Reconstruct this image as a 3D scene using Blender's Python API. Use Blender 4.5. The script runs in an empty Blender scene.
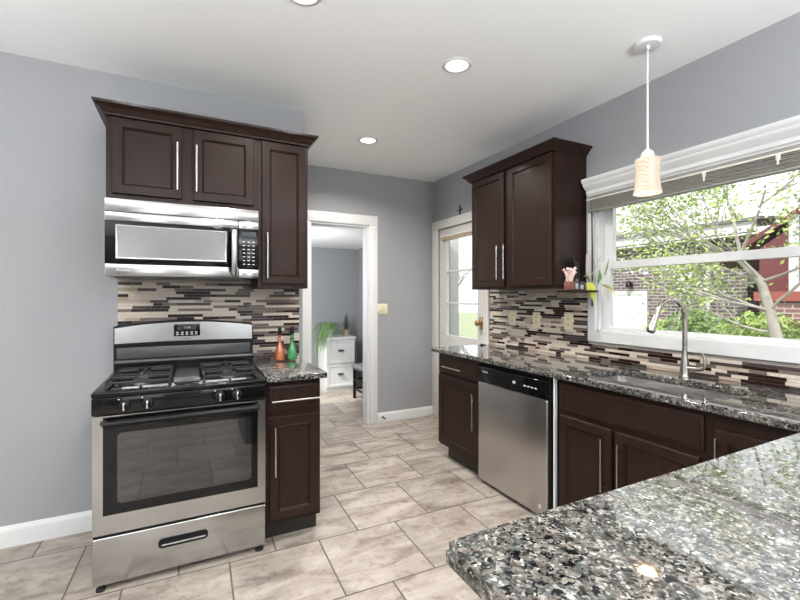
import bpy, bmesh, math, random
from mathutils import Matrix, Vector
from math import radians as R, pi, sin, cos

SC = bpy.context.scene
COL = SC.collection

# ------------------------------------------------------------------ camera, world, sun, large lights, exposure
YAW = 26.73
cam_d = bpy.data.cameras.new('camera')
cam = bpy.data.objects.new('camera', cam_d)
COL.objects.link(cam)
cam.location = (0, 0, 1.363)
cam.rotation_euler = (R(90), 0, R(-YAW))
cam_d.sensor_fit = 'HORIZONTAL'
cam_d.sensor_width = 36
cam_d.lens = 36 * 422.6 / 800
cam_d.shift_y = -(300 - 297.3) / 800
cam_d.clip_start = 0.05
SC.camera = cam

SC.view_settings.view_transform = 'Standard'
SC.view_settings.look = 'None'
SC.view_settings.gamma = 1
SC.view_settings.use_curve_mapping = False
SC.view_settings.exposure = 0.80
SC.cycles.use_denoising = True
SC.cycles.max_bounces = 10
SC.cycles.diffuse_bounces = 5
SC.cycles.sample_clamp_indirect = 6
SC.cycles.caustics_reflective = False
SC.cycles.caustics_refractive = False

world = bpy.data.worlds.new('sky')
SC.world = world
world.use_nodes = True
wb = world.node_tree.nodes['Background']
wb.inputs[0].default_value = (0.93, 0.97, 1.0, 1)
wb.inputs[1].default_value = 1.25


def light(name, kind, loc, rot=(0, 0, 0), energy=10, color=(1, 1, 1), parent=None, **kw):
    d = bpy.data.lights.new(name, kind)
    d.energy = energy
    d.color = color
    for k, v in kw.items():
        setattr(d, k, v)
    o = bpy.data.objects.new(name, d)
    COL.objects.link(o)
    if parent is not None:
        o.parent = parent
        loc = Vector(loc) - wloc(parent)
    o.location = loc
    o.rotation_euler = rot
    return o


def wloc(o):
    v = Vector(o.location)
    while o.parent is not None:
        o = o.parent
        v += Vector(o.location)
    return v


light('sun', 'SUN', (0, 0, 8), (R(42), 0, R(-70)), 2.8, (1, .97, .92), angle=R(3))
# daylight entering through the two rear windows and the opening behind the camera
light('rear_window_daylight', 'AREA', (-1.35, -3.12, 1.55), (R(90), 0, 0), 7, (.93, .97, 1.0), shape='RECTANGLE', size=1.3, size_y=1.5)
light('rear_window_daylight', 'AREA', (1.15, -3.12, 1.55), (R(90), 0, 0), 7, (.93, .97, 1.0), shape='RECTANGLE', size=1.3, size_y=1.5)
light('side_window_daylight', 'AREA', (-2.52, .4, 1.55), (R(90), 0, R(-90)), 7, (.93, .97, 1.0), shape='RECTANGLE', size=1.5, size_y=1.4)
light('hall_fill', 'AREA', (.86, 4.62, 1.5), (R(90), 0, R(-35)), 15, (.95, .98, 1.0), shape='RECTANGLE', size=.4, size_y=1.0)  # added hidden fill light facing the hall's end wall and file cabinet

# added unseen fill lights aimed up to brighten the ceiling (bowls are built below)
FILL_BOWLS = ((-.6, -1.1, 1.72, 95), (1.35, -1.2, 1.72, 95), (-1.75, 1.2, 1.72, 26))
for bx_, by_, bz_, be_ in FILL_BOWLS:
    light('ceiling_fill', 'AREA', (bx_, by_, bz_ + .035), (R(180), 0, 0), be_, (.94, .97, 1.0), shape='DISK', size=.36)

# ------------------------------------------------------------------ materials
MATS = {}


def new_mat(name):
    m = bpy.data.materials.new(name)
    m.use_nodes = True
    nt = m.node_tree
    b = nt.nodes['Principled BSDF']
    MATS[name] = m
    return m, nt, b


def node(nt, t, **kw):
    n = nt.nodes.new(t)
    for k, v in kw.items():
        setattr(n, k, v)
    return n


def setin(n, **kw):
    for k, v in kw.items():
        n.inputs[k.replace('_', ' ')].default_value = v


def simple(name, col, rough=.5, metal=0.0, spec=.5, coat=0.0, noise=0.0, nscale=20, bump=0.0, emit=None, estr=0, stretch=(1, 1, 1)):
    m, nt, b = new_mat(name)
    b.inputs['Base Color'].default_value = (*col, 1)
    b.inputs['Roughness'].default_value = rough
    b.inputs['Metallic'].default_value = metal
    b.inputs['Specular IOR Level'].default_value = spec
    b.inputs['Coat Weight'].default_value = coat
    b.inputs['Coat Roughness'].default_value = .12
    if emit:
        b.inputs['Emission Color'].default_value = (*emit, 1)
        b.inputs['Emission Strength'].default_value = estr
    if noise or bump:
        tc = node(nt, 'ShaderNodeTexCoord')
        mp = node(nt, 'ShaderNodeMapping')
        mp.inputs['Scale'].default_value = stretch
        nz = node(nt, 'ShaderNodeTexNoise')
        setin(nz, Scale=nscale, Detail=5, Roughness=.6)
        nt.links.new(tc.outputs['Object'], mp.inputs[0])
        nt.links.new(mp.outputs[0], nz.inputs['Vector'])
        if noise:
            mx = node(nt, 'ShaderNodeMix', data_type='RGBA')
            mx.inputs['A'].default_value = (*[c * (1 - noise) for c in col], 1)
            mx.inputs['B'].default_value = (*[min(1, c * (1 + noise)) for c in col], 1)
            nt.links.new(nz.outputs['Fac'], mx.inputs['Factor'])
            nt.links.new(mx.outputs['Result'], b.inputs['Base Color'])
        if bump:
            bp = node(nt, 'ShaderNodeBump')
            setin(bp, Strength=bump, Distance=.002)
            nt.links.new(nz.outputs['Fac'], bp.inputs['Height'])
            nt.links.new(bp.outputs[0], b.inputs['Normal'])
    return m


simple('wall_paint', (.290, .294, .305), .6, noise=.03, nscale=60, bump=.05)
simple('ceiling_paint', (.88, .885, .88), .7, noise=.02, nscale=40)
simple('white_trim', (.66, .665, .665), .35, noise=.015, nscale=30)
simple('cream_trim', (.62, .605, .58), .4, noise=.02, nscale=30)
simple('wood', (.0215, .0105, .0078), .38, spec=.15, coat=.04, noise=.45, nscale=9, stretch=(3, 3, .35), bump=.06)
simple('wood_dark', (.012, .009, .008), .5, noise=.3, nscale=9)
simple('steel', (.41, .407, .40), .22, 1.0, noise=.05, nscale=6, stretch=(.5, .5, 90))
simple('steel_warm', (.54, .52, .50), .30, 1.0, noise=.05, nscale=6, stretch=(30, 30, .4))
simple('nickel', (.42, .41, .395), .25, 1.0)
simple('faucet_metal', (.34, .315, .285), .22, 1.0, noise=.03)
simple('chrome', (.80, .80, .80), .12, 1.0)
simple('sink_metal', (.72, .71, .70), .22, 1.0, noise=.05, nscale=40)
simple('brass', (.62, .42, .18), .25, 1.0, noise=.05)
simple('black_gloss', (.004, .004, .0045), .08, spec=.30, noise=.1)
simple('black_satin', (.007, .007, .008), .28, spec=.18, noise=.1)
simple('black_iron', (.011, .011, .011), .5, noise=.2, bump=.1, nscale=80)
simple('grey_enamel', (.06, .06, .062), .25, noise=.1)
simple('oven_glass', (.018, .017, .016), .03, spec=.9, coat=.3, noise=.05)
simple('mw_glass', (.17, .17, .17), .16, spec=.8, coat=.6, noise=.06, nscale=300)
simple('display_glass', (.03, .035, .045), .15, noise=.2)
simple('key_white', (.55, .55, .55), .5, noise=.05)
simple('almond', (.66, .60, .42), .4, noise=.02)
simple('blind', (.24, .23, .21), .5, noise=.05, nscale=60, stretch=(10, 1, 10))
simple('blind_rail', (.70, .67, .60), .4, noise=.03)
simple('wood_pale', (.55, .43, .30), .5, noise=.15, nscale=20)
simple('grout', (.38, .34, .30), .8, noise=.1)
simple('tile_cream', (.58, .51, .43), .42, spec=.3, noise=.14, nscale=45)
simple('tile_sand', (.42, .335, .26), .42, spec=.3, noise=.16, nscale=45)
simple('tile_taupe', (.155, .122, .11), .3, spec=.25, noise=.12, nscale=12)
simple('tile_brown', (.020, .009, .0075), .25, spec=.22, noise=.2, nscale=12)
simple('tile_mauve', (.058, .042, .042), .3, spec=.22, noise=.12, nscale=12)
simple('white_paint_out', (.52, .52, .52), .5, noise=.03)
simple('siding_red', (.13, .028, .032), .6, noise=.1, nscale=6, stretch=(1, 1, 12))
simple('band_red', (.28, .08, .06), .6, noise=.1)
simple('roof_grey', (.16, .15, .15), .8, noise=.25, nscale=30)
simple('bark_pale', (.42, .39, .35), .8, noise=.35, nscale=14, bump=.3)
simple('bark_grey', (.36, .34, .33), .9, noise=.25, nscale=14)
simple('leaf_lime', (.36, .47, .14), .5, noise=.4, nscale=6)
simple('leaf_green', (.24, .36, .13), .5, noise=.45, nscale=6)
simple('leaf_pale', (.55, .60, .38), .6, noise=.3, nscale=3)
simple('blossom', (.80, .78, .74), .7, noise=.1, nscale=5)
simple('plant_green', (.14, .27, .075), .4, noise=.35, nscale=20)
simple('plant_dark', (.035, .055, .03), .4, noise=.4, nscale=40)
simple('plant_yellow', (.50, .52, .06), .4, noise=.3, nscale=30)
simple('terracotta', (.17, .06, .042), .6, noise=.15, nscale=40)
simple('pink_coral', (.70, .52, .48), .6, noise=.2, nscale=60)
simple('pot_white', (.78, .78, .76), .4, noise=.03)
simple('pot_rose', (.42, .28, .24), .6, noise=.15)
simple('cushion_grey', (.23, .23, .23), .9, noise=.15, nscale=120)
simple('file_white', (.60, .61, .60), .4, noise=.02)
simple('rubber', (.01, .01, .01), .6, noise=.1)
simple('soil', (.04, .028, .02), .9, noise=.4, nscale=80)
simple('grass', (.26, .29, .17), .9, noise=.5, nscale=5)
simple('ornament', (.07, .07, .075), .5, .6, noise=.2)
simple('lamp_diffuser', (.9, .85, .75), .5, noise=.01, emit=(1.0, .90, .70), estr=1.5)
simple('bulb_glass', (.9, .85, .75), .5, noise=.01, emit=(1.0, .80, .52), estr=1.0)
simple('sticker', (.55, .55, .55), .5, noise=.05)


def glass_mat(name, tint=(1, 1, 1), f=1.0):
    m, nt, b = new_mat(name)
    nt.nodes.remove(b)
    out = nt.nodes['Material Output']
    tr = node(nt, 'ShaderNodeBsdfTransparent')
    tr.inputs[0].default_value = (*tint, 1)
    gl = node(nt, 'ShaderNodeBsdfGlossy')
    gl.inputs['Roughness'].default_value = .01
    fr = node(nt, 'ShaderNodeFresnel')
    fr.inputs[0].default_value = 1.5
    mt = node(nt, 'ShaderNodeMath', operation='MULTIPLY')
    mt.inputs[1].default_value = f
    mx = node(nt, 'ShaderNodeMixShader')
    nt.links.new(fr.outputs[0], mt.inputs[0])
    geo = node(nt, 'ShaderNodeNewGeometry')
    inv = node(nt, 'ShaderNodeMath', operation='SUBTRACT')
    inv.inputs[0].default_value = 1
    nt.links.new(geo.outputs['Backfacing'], inv.inputs[1])
    m2 = node(nt, 'ShaderNodeMath', operation='MULTIPLY')
    nt.links.new(mt.outputs[0], m2.inputs[0])
    nt.links.new(inv.outputs[0], m2.inputs[1])
    nt.links.new(m2.outputs[0], mx.inputs[0])
    nt.links.new(tr.outputs[0], mx.inputs[1])
    nt.links.new(gl.outputs[0], mx.inputs[2])
    nt.links.new(mx.outputs[0], out.inputs[0])
    return m


glass_mat('pane_glass', (.985, .99, .985), 1.7)
glass_mat('jar_glass', (.88, .91, .92), 1.6)


def bottle_glass(name, col):
    m, nt, b = new_mat(name)
    tc = node(nt, 'ShaderNodeTexCoord')
    nz = node(nt, 'ShaderNodeTexNoise')
    setin(nz, Scale=25)
    nt.links.new(tc.outputs['Object'], nz.inputs['Vector'])
    mx = node(nt, 'ShaderNodeMix', data_type='RGBA')
    mx.inputs['A'].default_value = (*[c * .6 for c in col], 1)
    mx.inputs['B'].default_value = (*[min(1, c * 1.35) for c in col], 1)
    nt.links.new(nz.outputs['Fac'], mx.inputs['Factor'])
    nt.links.new(mx.outputs['Result'], b.inputs['Base Color'])
    b.inputs['Roughness'].default_value = .06
    b.inputs['Transmission Weight'].default_value = .35
    b.inputs['Coat Weight'].default_value = .5
    return m


bottle_glass('glass_amber', (.55, .15, .05))
bottle_glass('glass_green', (.035, .30, .09))


def granite():
    m, nt, b = new_mat('granite')
    tc = node(nt, 'ShaderNodeTexCoord')
    dn = node(nt, 'ShaderNodeTexNoise')
    setin(dn, Scale=55, Detail=3)
    add = node(nt, 'ShaderNodeMix', data_type='RGBA', blend_type='ADD')
    add.inputs['Factor'].default_value = .009
    nt.links.new(tc.outputs['Object'], add.inputs['A'])
    nt.links.new(dn.outputs['Color'], add.inputs['B'])
    nt.links.new(tc.outputs['Object'], dn.inputs['Vector'])

    def vor(scale, stops, src='Color', feat='F1'):
        v = node(nt, 'ShaderNodeTexVoronoi', feature=feat)
        setin(v, Scale=scale, Randomness=1.0)
        nt.links.new(add.outputs['Result'], v.inputs['Vector'])
        sp = node(nt, 'ShaderNodeSeparateColor')
        nt.links.new(v.outputs['Color'], sp.inputs[0])
        cr = node(nt, 'ShaderNodeValToRGB')
        cr.color_ramp.interpolation = 'LINEAR' if scale > 150 else 'CONSTANT'
        el = cr.color_ramp.elements
        el[0].position = stops[0][0]
        el[0].color = (*stops[0][1], 1)
        el[1].position = stops[1][0]
        el[1].color = (*stops[1][1], 1)
        for pz, c in stops[2:]:
            e = el.new(pz)
            e.color = (*c, 1)
        nt.links.new(sp.outputs[0], cr.inputs[0])
        return cr, sp
    big, s1 = vor(100, [(0, (.007, .007, .008)), (.24, (.055, .064, .062)), (.38, (.125, .112, .098)), (.58, (.185, .155, .130)), (.70, (.085, .095, .090)), (.86, (.25, .235, .215)), (.975, (.42, .41, .39))])
    sm, s2 = vor(210, [(0, (.008, .008, .010)), (.28, (.085, .084, .08)), (.54, (.16, .145, .128)), (.80, (.23, .22, .20)), (.98, (.42, .41, .39))])
    mx = node(nt, 'ShaderNodeMix', data_type='RGBA')
    gt = node(nt, 'ShaderNodeMath', operation='GREATER_THAN')
    gt.inputs[1].default_value = .58
    nt.links.new(s2.outputs[1], gt.inputs[0])
    nt.links.new(gt.outputs[0], mx.inputs['Factor'])
    nt.links.new(big.outputs[0], mx.inputs['A'])
    nt.links.new(sm.outputs[0], mx.inputs['B'])
    cn = node(nt, 'ShaderNodeTexNoise')
    setin(cn, Scale=38, Detail=2, Roughness=.5)
    nt.links.new(tc.outputs['Object'], cn.inputs['Vector'])
    mr = node(nt, 'ShaderNodeMapRange')
    setin(mr, From_Min=.36, From_Max=.62, To_Min=.38, To_Max=1.0)
    nt.links.new(cn.outputs['Fac'], mr.inputs['Value'])
    sc_ = node(nt, 'ShaderNodeVectorMath', operation='SCALE')
    nt.links.new(mx.outputs['Result'], sc_.inputs[0])
    nt.links.new(mr.outputs[0], sc_.inputs['Scale'])
    nt.links.new(sc_.outputs[0], b.inputs['Base Color'])
    b.inputs['Roughness'].default_value = .03
    b.inputs['Specular IOR Level'].default_value = .6
    b.inputs['Coat Weight'].default_value = .25
    b.inputs['Coat Roughness'].default_value = .03


granite()


def brick_nodes(nt, vec, bw, rh, mortar, off=.5):
    br = node(nt, 'ShaderNodeTexBrick')
    br.offset = off
    br.inputs['Color1'].default_value = (0, 0, 0, 1)
    br.inputs['Color2'].default_value = (1, 1, 1, 1)
    br.inputs['Mortar'].default_value = (.5, .5, .5, 1)
    setin(br, Scale=1, Mortar_Size=mortar, Mortar_Smooth=.1, Brick_Width=bw, Row_Height=rh)
    nt.links.new(vec, br.inputs['Vector'])
    return br


def floor_tile():
    m, nt, b = new_mat('floor_tile')
    tc = node(nt, 'ShaderNodeTexCoord')
    mp = node(nt, 'ShaderNodeMapping')
    mp.vector_type = 'TEXTURE'
    mp.inputs['Location'].default_value = (.660 - .466 * 12 - .233, 2.322 - .49 * 21, 0)
    mp.inputs['Rotation'].default_value = (0, 0, 0)
    nt.links.new(tc.outputs['Object'], mp.inputs[0])
    # turn the pattern 1.3 degrees about a joint of the laid tiles
    rt = node(nt, 'ShaderNodeVectorRotate', rotation_type='Z_AXIS')
    rt.inputs['Center'].default_value = (.660, 2.322, 0)
    rt.inputs['Angle'].default_value = R(1.3)
    nt.links.new(tc.outputs['Object'], rt.inputs['Vector'])
    nt.links.new(rt.outputs[0], mp.inputs[0])
    br = brick_nodes(nt, mp.outputs[0], .466, .49, .0042)
    # per-tile tone
    sp = node(nt, 'ShaderNodeSeparateColor')
    nt.links.new(br.outputs['Color'], sp.inputs[0])
    # per-tile shift of the vein pattern
    ofs = node(nt, 'ShaderNodeVectorMath', operation='SCALE')
    ofs.inputs['Scale'].default_value = 7.0
    nt.links.new(br.outputs['Color'], ofs.inputs[0])
    sh = node(nt, 'ShaderNodeVectorMath', operation='ADD')
    nt.links.new(rt.outputs[0], sh.inputs[0])
    nt.links.new(ofs.outputs[0], sh.inputs[1])
    m2 = node(nt, 'ShaderNodeMapping')
    m2.inputs['Rotation'].default_value = (0, 0, R(28))
    m2.inputs['Scale'].default_value = (1.0, 3.2, 1)
    nt.links.new(sh.outputs[0], m2.inputs[0])
    n1 = node(nt, 'ShaderNodeTexNoise')
    setin(n1, Scale=2.6, Detail=8, Roughness=.65, Distortion=.8)
    nt.links.new(m2.outputs[0], n1.inputs['Vector'])
    n2 = node(nt, 'ShaderNodeTexNoise')
    setin(n2, Scale=22, Detail=6, Roughness=.7)
    nt.links.new(sh.outputs[0], n2.inputs['Vector'])
    cr = node(nt, 'ShaderNodeValToRGB')
    el = cr.color_ramp.elements
    el[0].position, el[0].color = .32, (.165, .135, .115, 1)
    el[1].position, el[1].color = .70, (.45, .405, .36, 1)
    e = el.new(.46)
    e.color = (.30, .258, .222, 1)
    e = el.new(.57)
    e.color = (.375, .33, .288, 1)
    nt.links.new(n1.outputs['Fac'], cr.inputs[0])
    c2 = node(nt, 'ShaderNodeValToRGB')
    el = c2.color_ramp.elements
    el[0].position, el[0].color = .30, (.55, .50, .45, 1)
    el[1].position, el[1].color = .48, (1, 1, 1, 1)
    nt.links.new(n2.outputs['Fac'], c2.inputs[0])
    mu = node(nt, 'ShaderNodeMix', data_type='RGBA', blend_type='MULTIPLY')
    mu.inputs['Factor'].default_value = .8
    nt.links.new(cr.outputs[0], mu.inputs['A'])
    nt.links.new(c2.outputs[0], mu.inputs['B'])
    tone = node(nt, 'ShaderNodeMapRange')
    setin(tone, To_Min=.90, To_Max=1.10)
    nt.links.new(sp.outputs[0], tone.inputs['Value'])
    mt = node(nt, 'ShaderNodeVectorMath', operation='SCALE')
    nt.links.new(mu.outputs['Result'], mt.inputs[0])
    nt.links.new(tone.outputs[0], mt.inputs['Scale'])
    fin = node(nt, 'ShaderNodeMix', data_type='RGBA')
    nt.links.new(br.outputs['Fac'], fin.inputs['Factor'])
    nt.links.new(mt.outputs[0], fin.inputs['A'])
    fin.inputs['B'].default_value = (.085, .065, .05, 1)
    nt.links.new(fin.outputs['Result'], b.inputs['Base Color'])
    b.inputs['Roughness'].default_value = .38
    bp = node(nt, 'ShaderNodeBump')
    setin(bp, Strength=.4, Distance=.002)
    bp.invert = True
    nt.links.new(br.outputs['Fac'], bp.inputs['Height'])
    nt.links.new(bp.outputs[0], b.inputs['Normal'])


floor_tile()


def brick_wall(name, c1, c2, mortar):
    m, nt, b = new_mat(name)
    tc = node(nt, 'ShaderNodeTexCoord')
    s = node(nt, 'ShaderNodeSeparateXYZ')
    c = node(nt, 'ShaderNodeCombineXYZ')
    nt.links.new(tc.outputs['Object'], s.inputs[0])
    ad = node(nt, 'ShaderNodeMath', operation='ADD')
    nt.links.new(s.outputs[0], ad.inputs[0])
    nt.links.new(s.outputs[1], ad.inputs[1])
    nt.links.new(ad.outputs[0], c.inputs[0])
    nt.links.new(s.outputs[2], c.inputs[1])
    br = brick_nodes(nt, c.outputs[0], .22, .078, .011)
    br.inputs['Color1'].default_value = (*c1, 1)
    br.inputs['Color2'].default_value = (*c2, 1)
    br.inputs['Mortar'].default_value = (*mortar, 1)
    nt.links.new(br.outputs['Color'], b.inputs['Base Color'])
    b.inputs['Roughness'].default_value = .85


brick_wall('brick_brown', (.075, .055, .06), (.16, .115, .115), (.33, .31, .30))
brick_wall('brick_red', (.17, .085, .075), (.28, .14, .12), (.42, .38, .35))


def shade_mat():
    m, nt, b = new_mat('shade_glass')
    tc = node(nt, 'ShaderNodeTexCoord')
    mp = node(nt, 'ShaderNodeMapping')
    mp.inputs['Rotation'].default_value = (0, R(35), 0)
    w = node(nt, 'ShaderNodeTexWave')
    setin(w, Scale=26, Distortion=4, Detail=2)
    nt.links.new(tc.outputs['Object'], mp.inputs[0])
    nt.links.new(mp.outputs[0], w.inputs['Vector'])
    cr = node(nt, 'ShaderNodeMix', data_type='RGBA')
    cr.inputs['A'].default_value = (.66, .40, .22, 1)
    cr.inputs['B'].default_value = (1, .88, .70, 1)
    nt.links.new(w.outputs['Fac'], cr.inputs['Factor'])
    b.inputs['Base Color'].default_value = (.30, .27, .22, 1)
    b.inputs['Roughness'].default_value = .3
    nt.links.new(cr.outputs['Result'], b.inputs['Emission Color'])
    b.inputs['Emission Strength'].default_value = .33


shade_mat()

# ------------------------------------------------------------------ mesh helpers


class MB:
    def __init__(self, M=None):
        self.bm = bmesh.new()
        self.M = M or Matrix.Identity(4)
        self.mi = 0

    def _face(self, vs):
        try:
            f = self.bm.faces.new(vs)
            f.material_index = self.mi
            return f
        except ValueError:
            return None

    def box(self, x0, x1, y0, y1, z0, z1, bev=0, seg=2):
        x0, x1 = sorted((x0, x1))
        y0, y1 = sorted((y0, y1))
        z0, z1 = sorted((z0, z1))
        vs = [self.bm.verts.new((x, y, z)) for x in (x0, x1) for y in (y0, y1) for z in (z0, z1)]
        idx = [(0, 1, 3, 2), (4, 6, 7, 5), (0, 4, 5, 1), (2, 3, 7, 6), (0, 2, 6, 4), (1, 5, 7, 3)]
        fs = [self._face([vs[i] for i in q]) for q in idx]
        if bev:
            es = list({e for f in fs for e in f.edges})
            r = bmesh.ops.bevel(self.bm, geom=es, offset=bev, segments=seg, affect='EDGES', profile=.5)
            for f in r['faces']:
                f.material_index = self.mi
        return self

    def loft(self, rings, closed=True, cap0=True, cap1=True):
        vr = [[self.bm.verts.new(p) for p in r] for r in rings]
        n = len(rings[0])
        for a, b in zip(vr, vr[1:]):
            for i in range(n if closed else n - 1):
                j = (i + 1) % n
                self._face([a[i], a[j], b[j], b[i]])
        if closed and cap0:
            self._face(vr[0][::-1])
        if closed and cap1:
            self._face(vr[-1])
        return self

    def tube(self, pts, r, seg=10, cap=True, flat=1.0):
        pts = [Vector(p) for p in pts]
        n = len(pts)
        rs = r if isinstance(r, (list, tuple)) else [r] * n
        rings = []
        prev = None
        for i, pnt in enumerate(pts):
            t = (pts[min(i + 1, n - 1)] - pts[max(i - 1, 0)]).normalized()
            if prev is None:
                up = Vector((0, 0, 1)) if abs(t.z) < .9 else Vector((1, 0, 0))
                a = t.cross(up).normalized()
            else:
                a = (prev - t * prev.dot(t))
                a = a.normalized() if a.length > 1e-6 else t.orthogonal().normalized()
            prev = a
            b = t.cross(a)
            rings.append([pnt + a * (rs[i] * cos(2 * pi * k / seg)) + b * (rs[i] * flat * sin(2 * pi * k / seg)) for k in range(seg)])
        return self.loft(rings, cap0=cap, cap1=cap)

    def cyl(self, p0, p1, r0, r1=None, seg=24):
        return self.tube([p0, p1], [r0, r0 if r1 is None else r1], seg)

    def lathe(self, prof, c=(0, 0, 0), seg=32, cap0=True, cap1=True):
        rings = [[(c[0] + r * cos(2 * pi * k / seg), c[1] + r * sin(2 * pi * k / seg), c[2] + z) for k in range(seg)] for r, z in prof]
        return self.loft(rings, cap0=cap0, cap1=cap1)

    def panel(self, a0, a1, c0, c1, prof, cap=True):
        """nested rectangles: prof = [(inset, depth)]; a across, depth outwards on y, c up"""
        rings = []
        for i, d in prof:
            rings.append([(a0 + i, d, c0 + i), (a1 - i, d, c0 + i), (a1 - i, d, c1 - i), (a0 + i, d, c1 - i)])
        return self.loft(rings)

    def sweep(self, path, prof):
        """extrude a 2D profile (out, z) along a horizontal path with mitred corners; path = [(x, y, nx, ny)]"""
        rings = []
        for x, y, nx, ny in path:
            rings.append([(x + nx * o, y + ny * o, z) for o, z in prof])
        return self.loft(rings)

    def grid(self, xs, ys, zs, filled):
        V = {}

        def v(i, j, k):
            if (i, j, k) not in V:
                V[(i, j, k)] = self.bm.verts.new((xs[i], ys[j], zs[k]))
            return V[(i, j, k)]
        nx, ny, nz = len(xs) - 1, len(ys) - 1, len(zs) - 1

        def f(i, j, k):
            if not (0 <= i < nx and 0 <= j < ny and 0 <= k < nz):
                return False
            return filled((xs[i] + xs[i + 1]) / 2, (ys[j] + ys[j + 1]) / 2, (zs[k] + zs[k + 1]) / 2)
        for i in range(nx):
            for j in range(ny):
                for k in range(nz):
                    if not f(i, j, k):
                        continue
                    if not f(i - 1, j, k): self._face([v(i, j, k), v(i, j, k + 1), v(i, j + 1, k + 1), v(i, j + 1, k)])
                    if not f(i + 1, j, k): self._face([v(i + 1, j, k), v(i + 1, j + 1, k), v(i + 1, j + 1, k + 1), v(i + 1, j, k + 1)])
                    if not f(i, j - 1, k): self._face([v(i, j, k), v(i + 1, j, k), v(i + 1, j, k + 1), v(i, j, k + 1)])
                    if not f(i, j + 1, k): self._face([v(i, j + 1, k), v(i, j + 1, k + 1), v(i + 1, j + 1, k + 1), v(i + 1, j + 1, k)])
                    if not f(i, j, k - 1): self._face([v(i, j, k), v(i, j + 1, k), v(i + 1, j + 1, k), v(i + 1, j, k)])
                    if not f(i, j, k + 1): self._face([v(i, j, k + 1), v(i + 1, j, k + 1), v(i + 1, j + 1, k + 1), v(i, j + 1, k + 1)])
        return self

    def build(self, name, mats, parent=None, smooth=40, recalc=True):
        bm = self.bm
        bm.transform(self.M)
        if recalc:
            bmesh.ops.recalc_face_normals(bm, faces=bm.faces)
        me = bpy.data.meshes.new(name)
        if parent is not None:
            off = wloc(parent)
            bmesh.ops.translate(bm, vec=-off, verts=bm.verts)
        bm.to_mesh(me)
        bm.free()
        if isinstance(mats, str):
            mats = [mats]
        for mm in mats:
            me.materials.append(MATS[mm])
        if smooth:
            me.polygons.foreach_set('use_smooth', [True] * len(me.polygons))
            me.set_sharp_from_angle(angle=R(smooth))
        o = bpy.data.objects.new(name, me)
        COL.objects.link(o)
        if parent is not None:
            o.parent = parent
        return o


def frame(ox, oy, ux, uy, dx, dy):
    """local x along the cabinet front, local y outwards, z up"""
    return Matrix(((ux, dx, 0, ox), (uy, dy, 0, oy), (0, 0, 1, 0), (0, 0, 0, 1)))


FL = frame(0, 0, 1, 0, 0, -1)     # stove wall: a = x, d = -y
FR = frame(0, 0, 0, -1, -1, 0)    # window wall: a = -y, d = -x


def tag(o, label=None, cat=None, group=None, kind=None):
    if label: o['label'] = label
    if cat: o['category'] = cat
    if group: o['group'] = group
    if kind: o['kind'] = kind
    return o


def thing(name, loc, label, cat, group=None, kind=None):
    o = bpy.data.objects.new(name, None)
    o.empty_display_size = .05
    COL.objects.link(o)
    o.location = loc
    return tag(o, label, cat, group, kind)


def copy_thing(root, loc, label, group=None):
    def rec(o, par):
        c = o.copy()
        COL.objects.link(c)
        c.parent = par
        for ch in [x for x in bpy.data.objects if x.parent == o]:
            rec(ch, c)
        return c
    c = rec(root, None)
    c.location = loc
    c['label'] = label
    if group: c['group'] = group
    return c


def text(body, name, size, M, mat, parent, depth=.0006):
    cu = bpy.data.curves.new(name, 'FONT')
    cu.body = body
    cu.size = size
    cu.extrude = depth
    cu.align_x = 'CENTER'
    cu.align_y = 'CENTER'
    cu.materials.append(MATS[mat])
    tmp = bpy.data.objects.new(name, cu)
    me = bpy.data.meshes.new_from_object(tmp)
    bpy.data.objects.remove(tmp)
    o = bpy.data.objects.new(name, me)
    COL.objects.link(o)
    o.parent = parent
    M = M.copy()
    M.translation -= wloc(parent)
    o.matrix_local = M
    return o


def facing(loc, nx, ny):
    """matrix of text standing upright, read by someone looking against (nx, ny)"""
    n = Vector((nx, ny, 0)).normalized()
    z = Vector((0, 0, 1))
    x = z.cross(n)
    return Matrix(((x.x, 0, n.x, loc[0]), (x.y, 0, n.y, loc[1]), (0, 1, 0, loc[2]), (0, 0, 0, 1)))


def struct(o, label=None):
    o['kind'] = 'structure'
    if label: o['label'] = label
    return o


# ------------------------------------------------------------------ the setting
YS, YF, XW, ZC = 3.029, 4.22, 2.561, 2.70
XL, YB = -2.6, -3.2            # walls behind the photographer
CX = .741                      # corner where the stove wall ends
HY, HX = 6.30, 2.41            # hall back wall, hall side wall

struct(MB().grid([XL - .15, XW + .15, ], [YB - .15, HY + .15], [-.15, 0], lambda *a: True).build('floor', 'floor_tile', smooth=0),
       'beige travertine look tile floor laid in staggered rows')
struct(MB().box(XL - .15, XW + .15, YB - .15, YF + .13, ZC, ZC + .15).build('ceiling', 'ceiling_paint', smooth=0), 'plain white kitchen ceiling')
struct(MB().box(CX - .12, HX + .12, YF + .13, HY + .15, 2.12, ZC + .15).build('ceiling_hall', 'ceiling_paint', smooth=0), 'low white ceiling of the room beyond the doorway')
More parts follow.
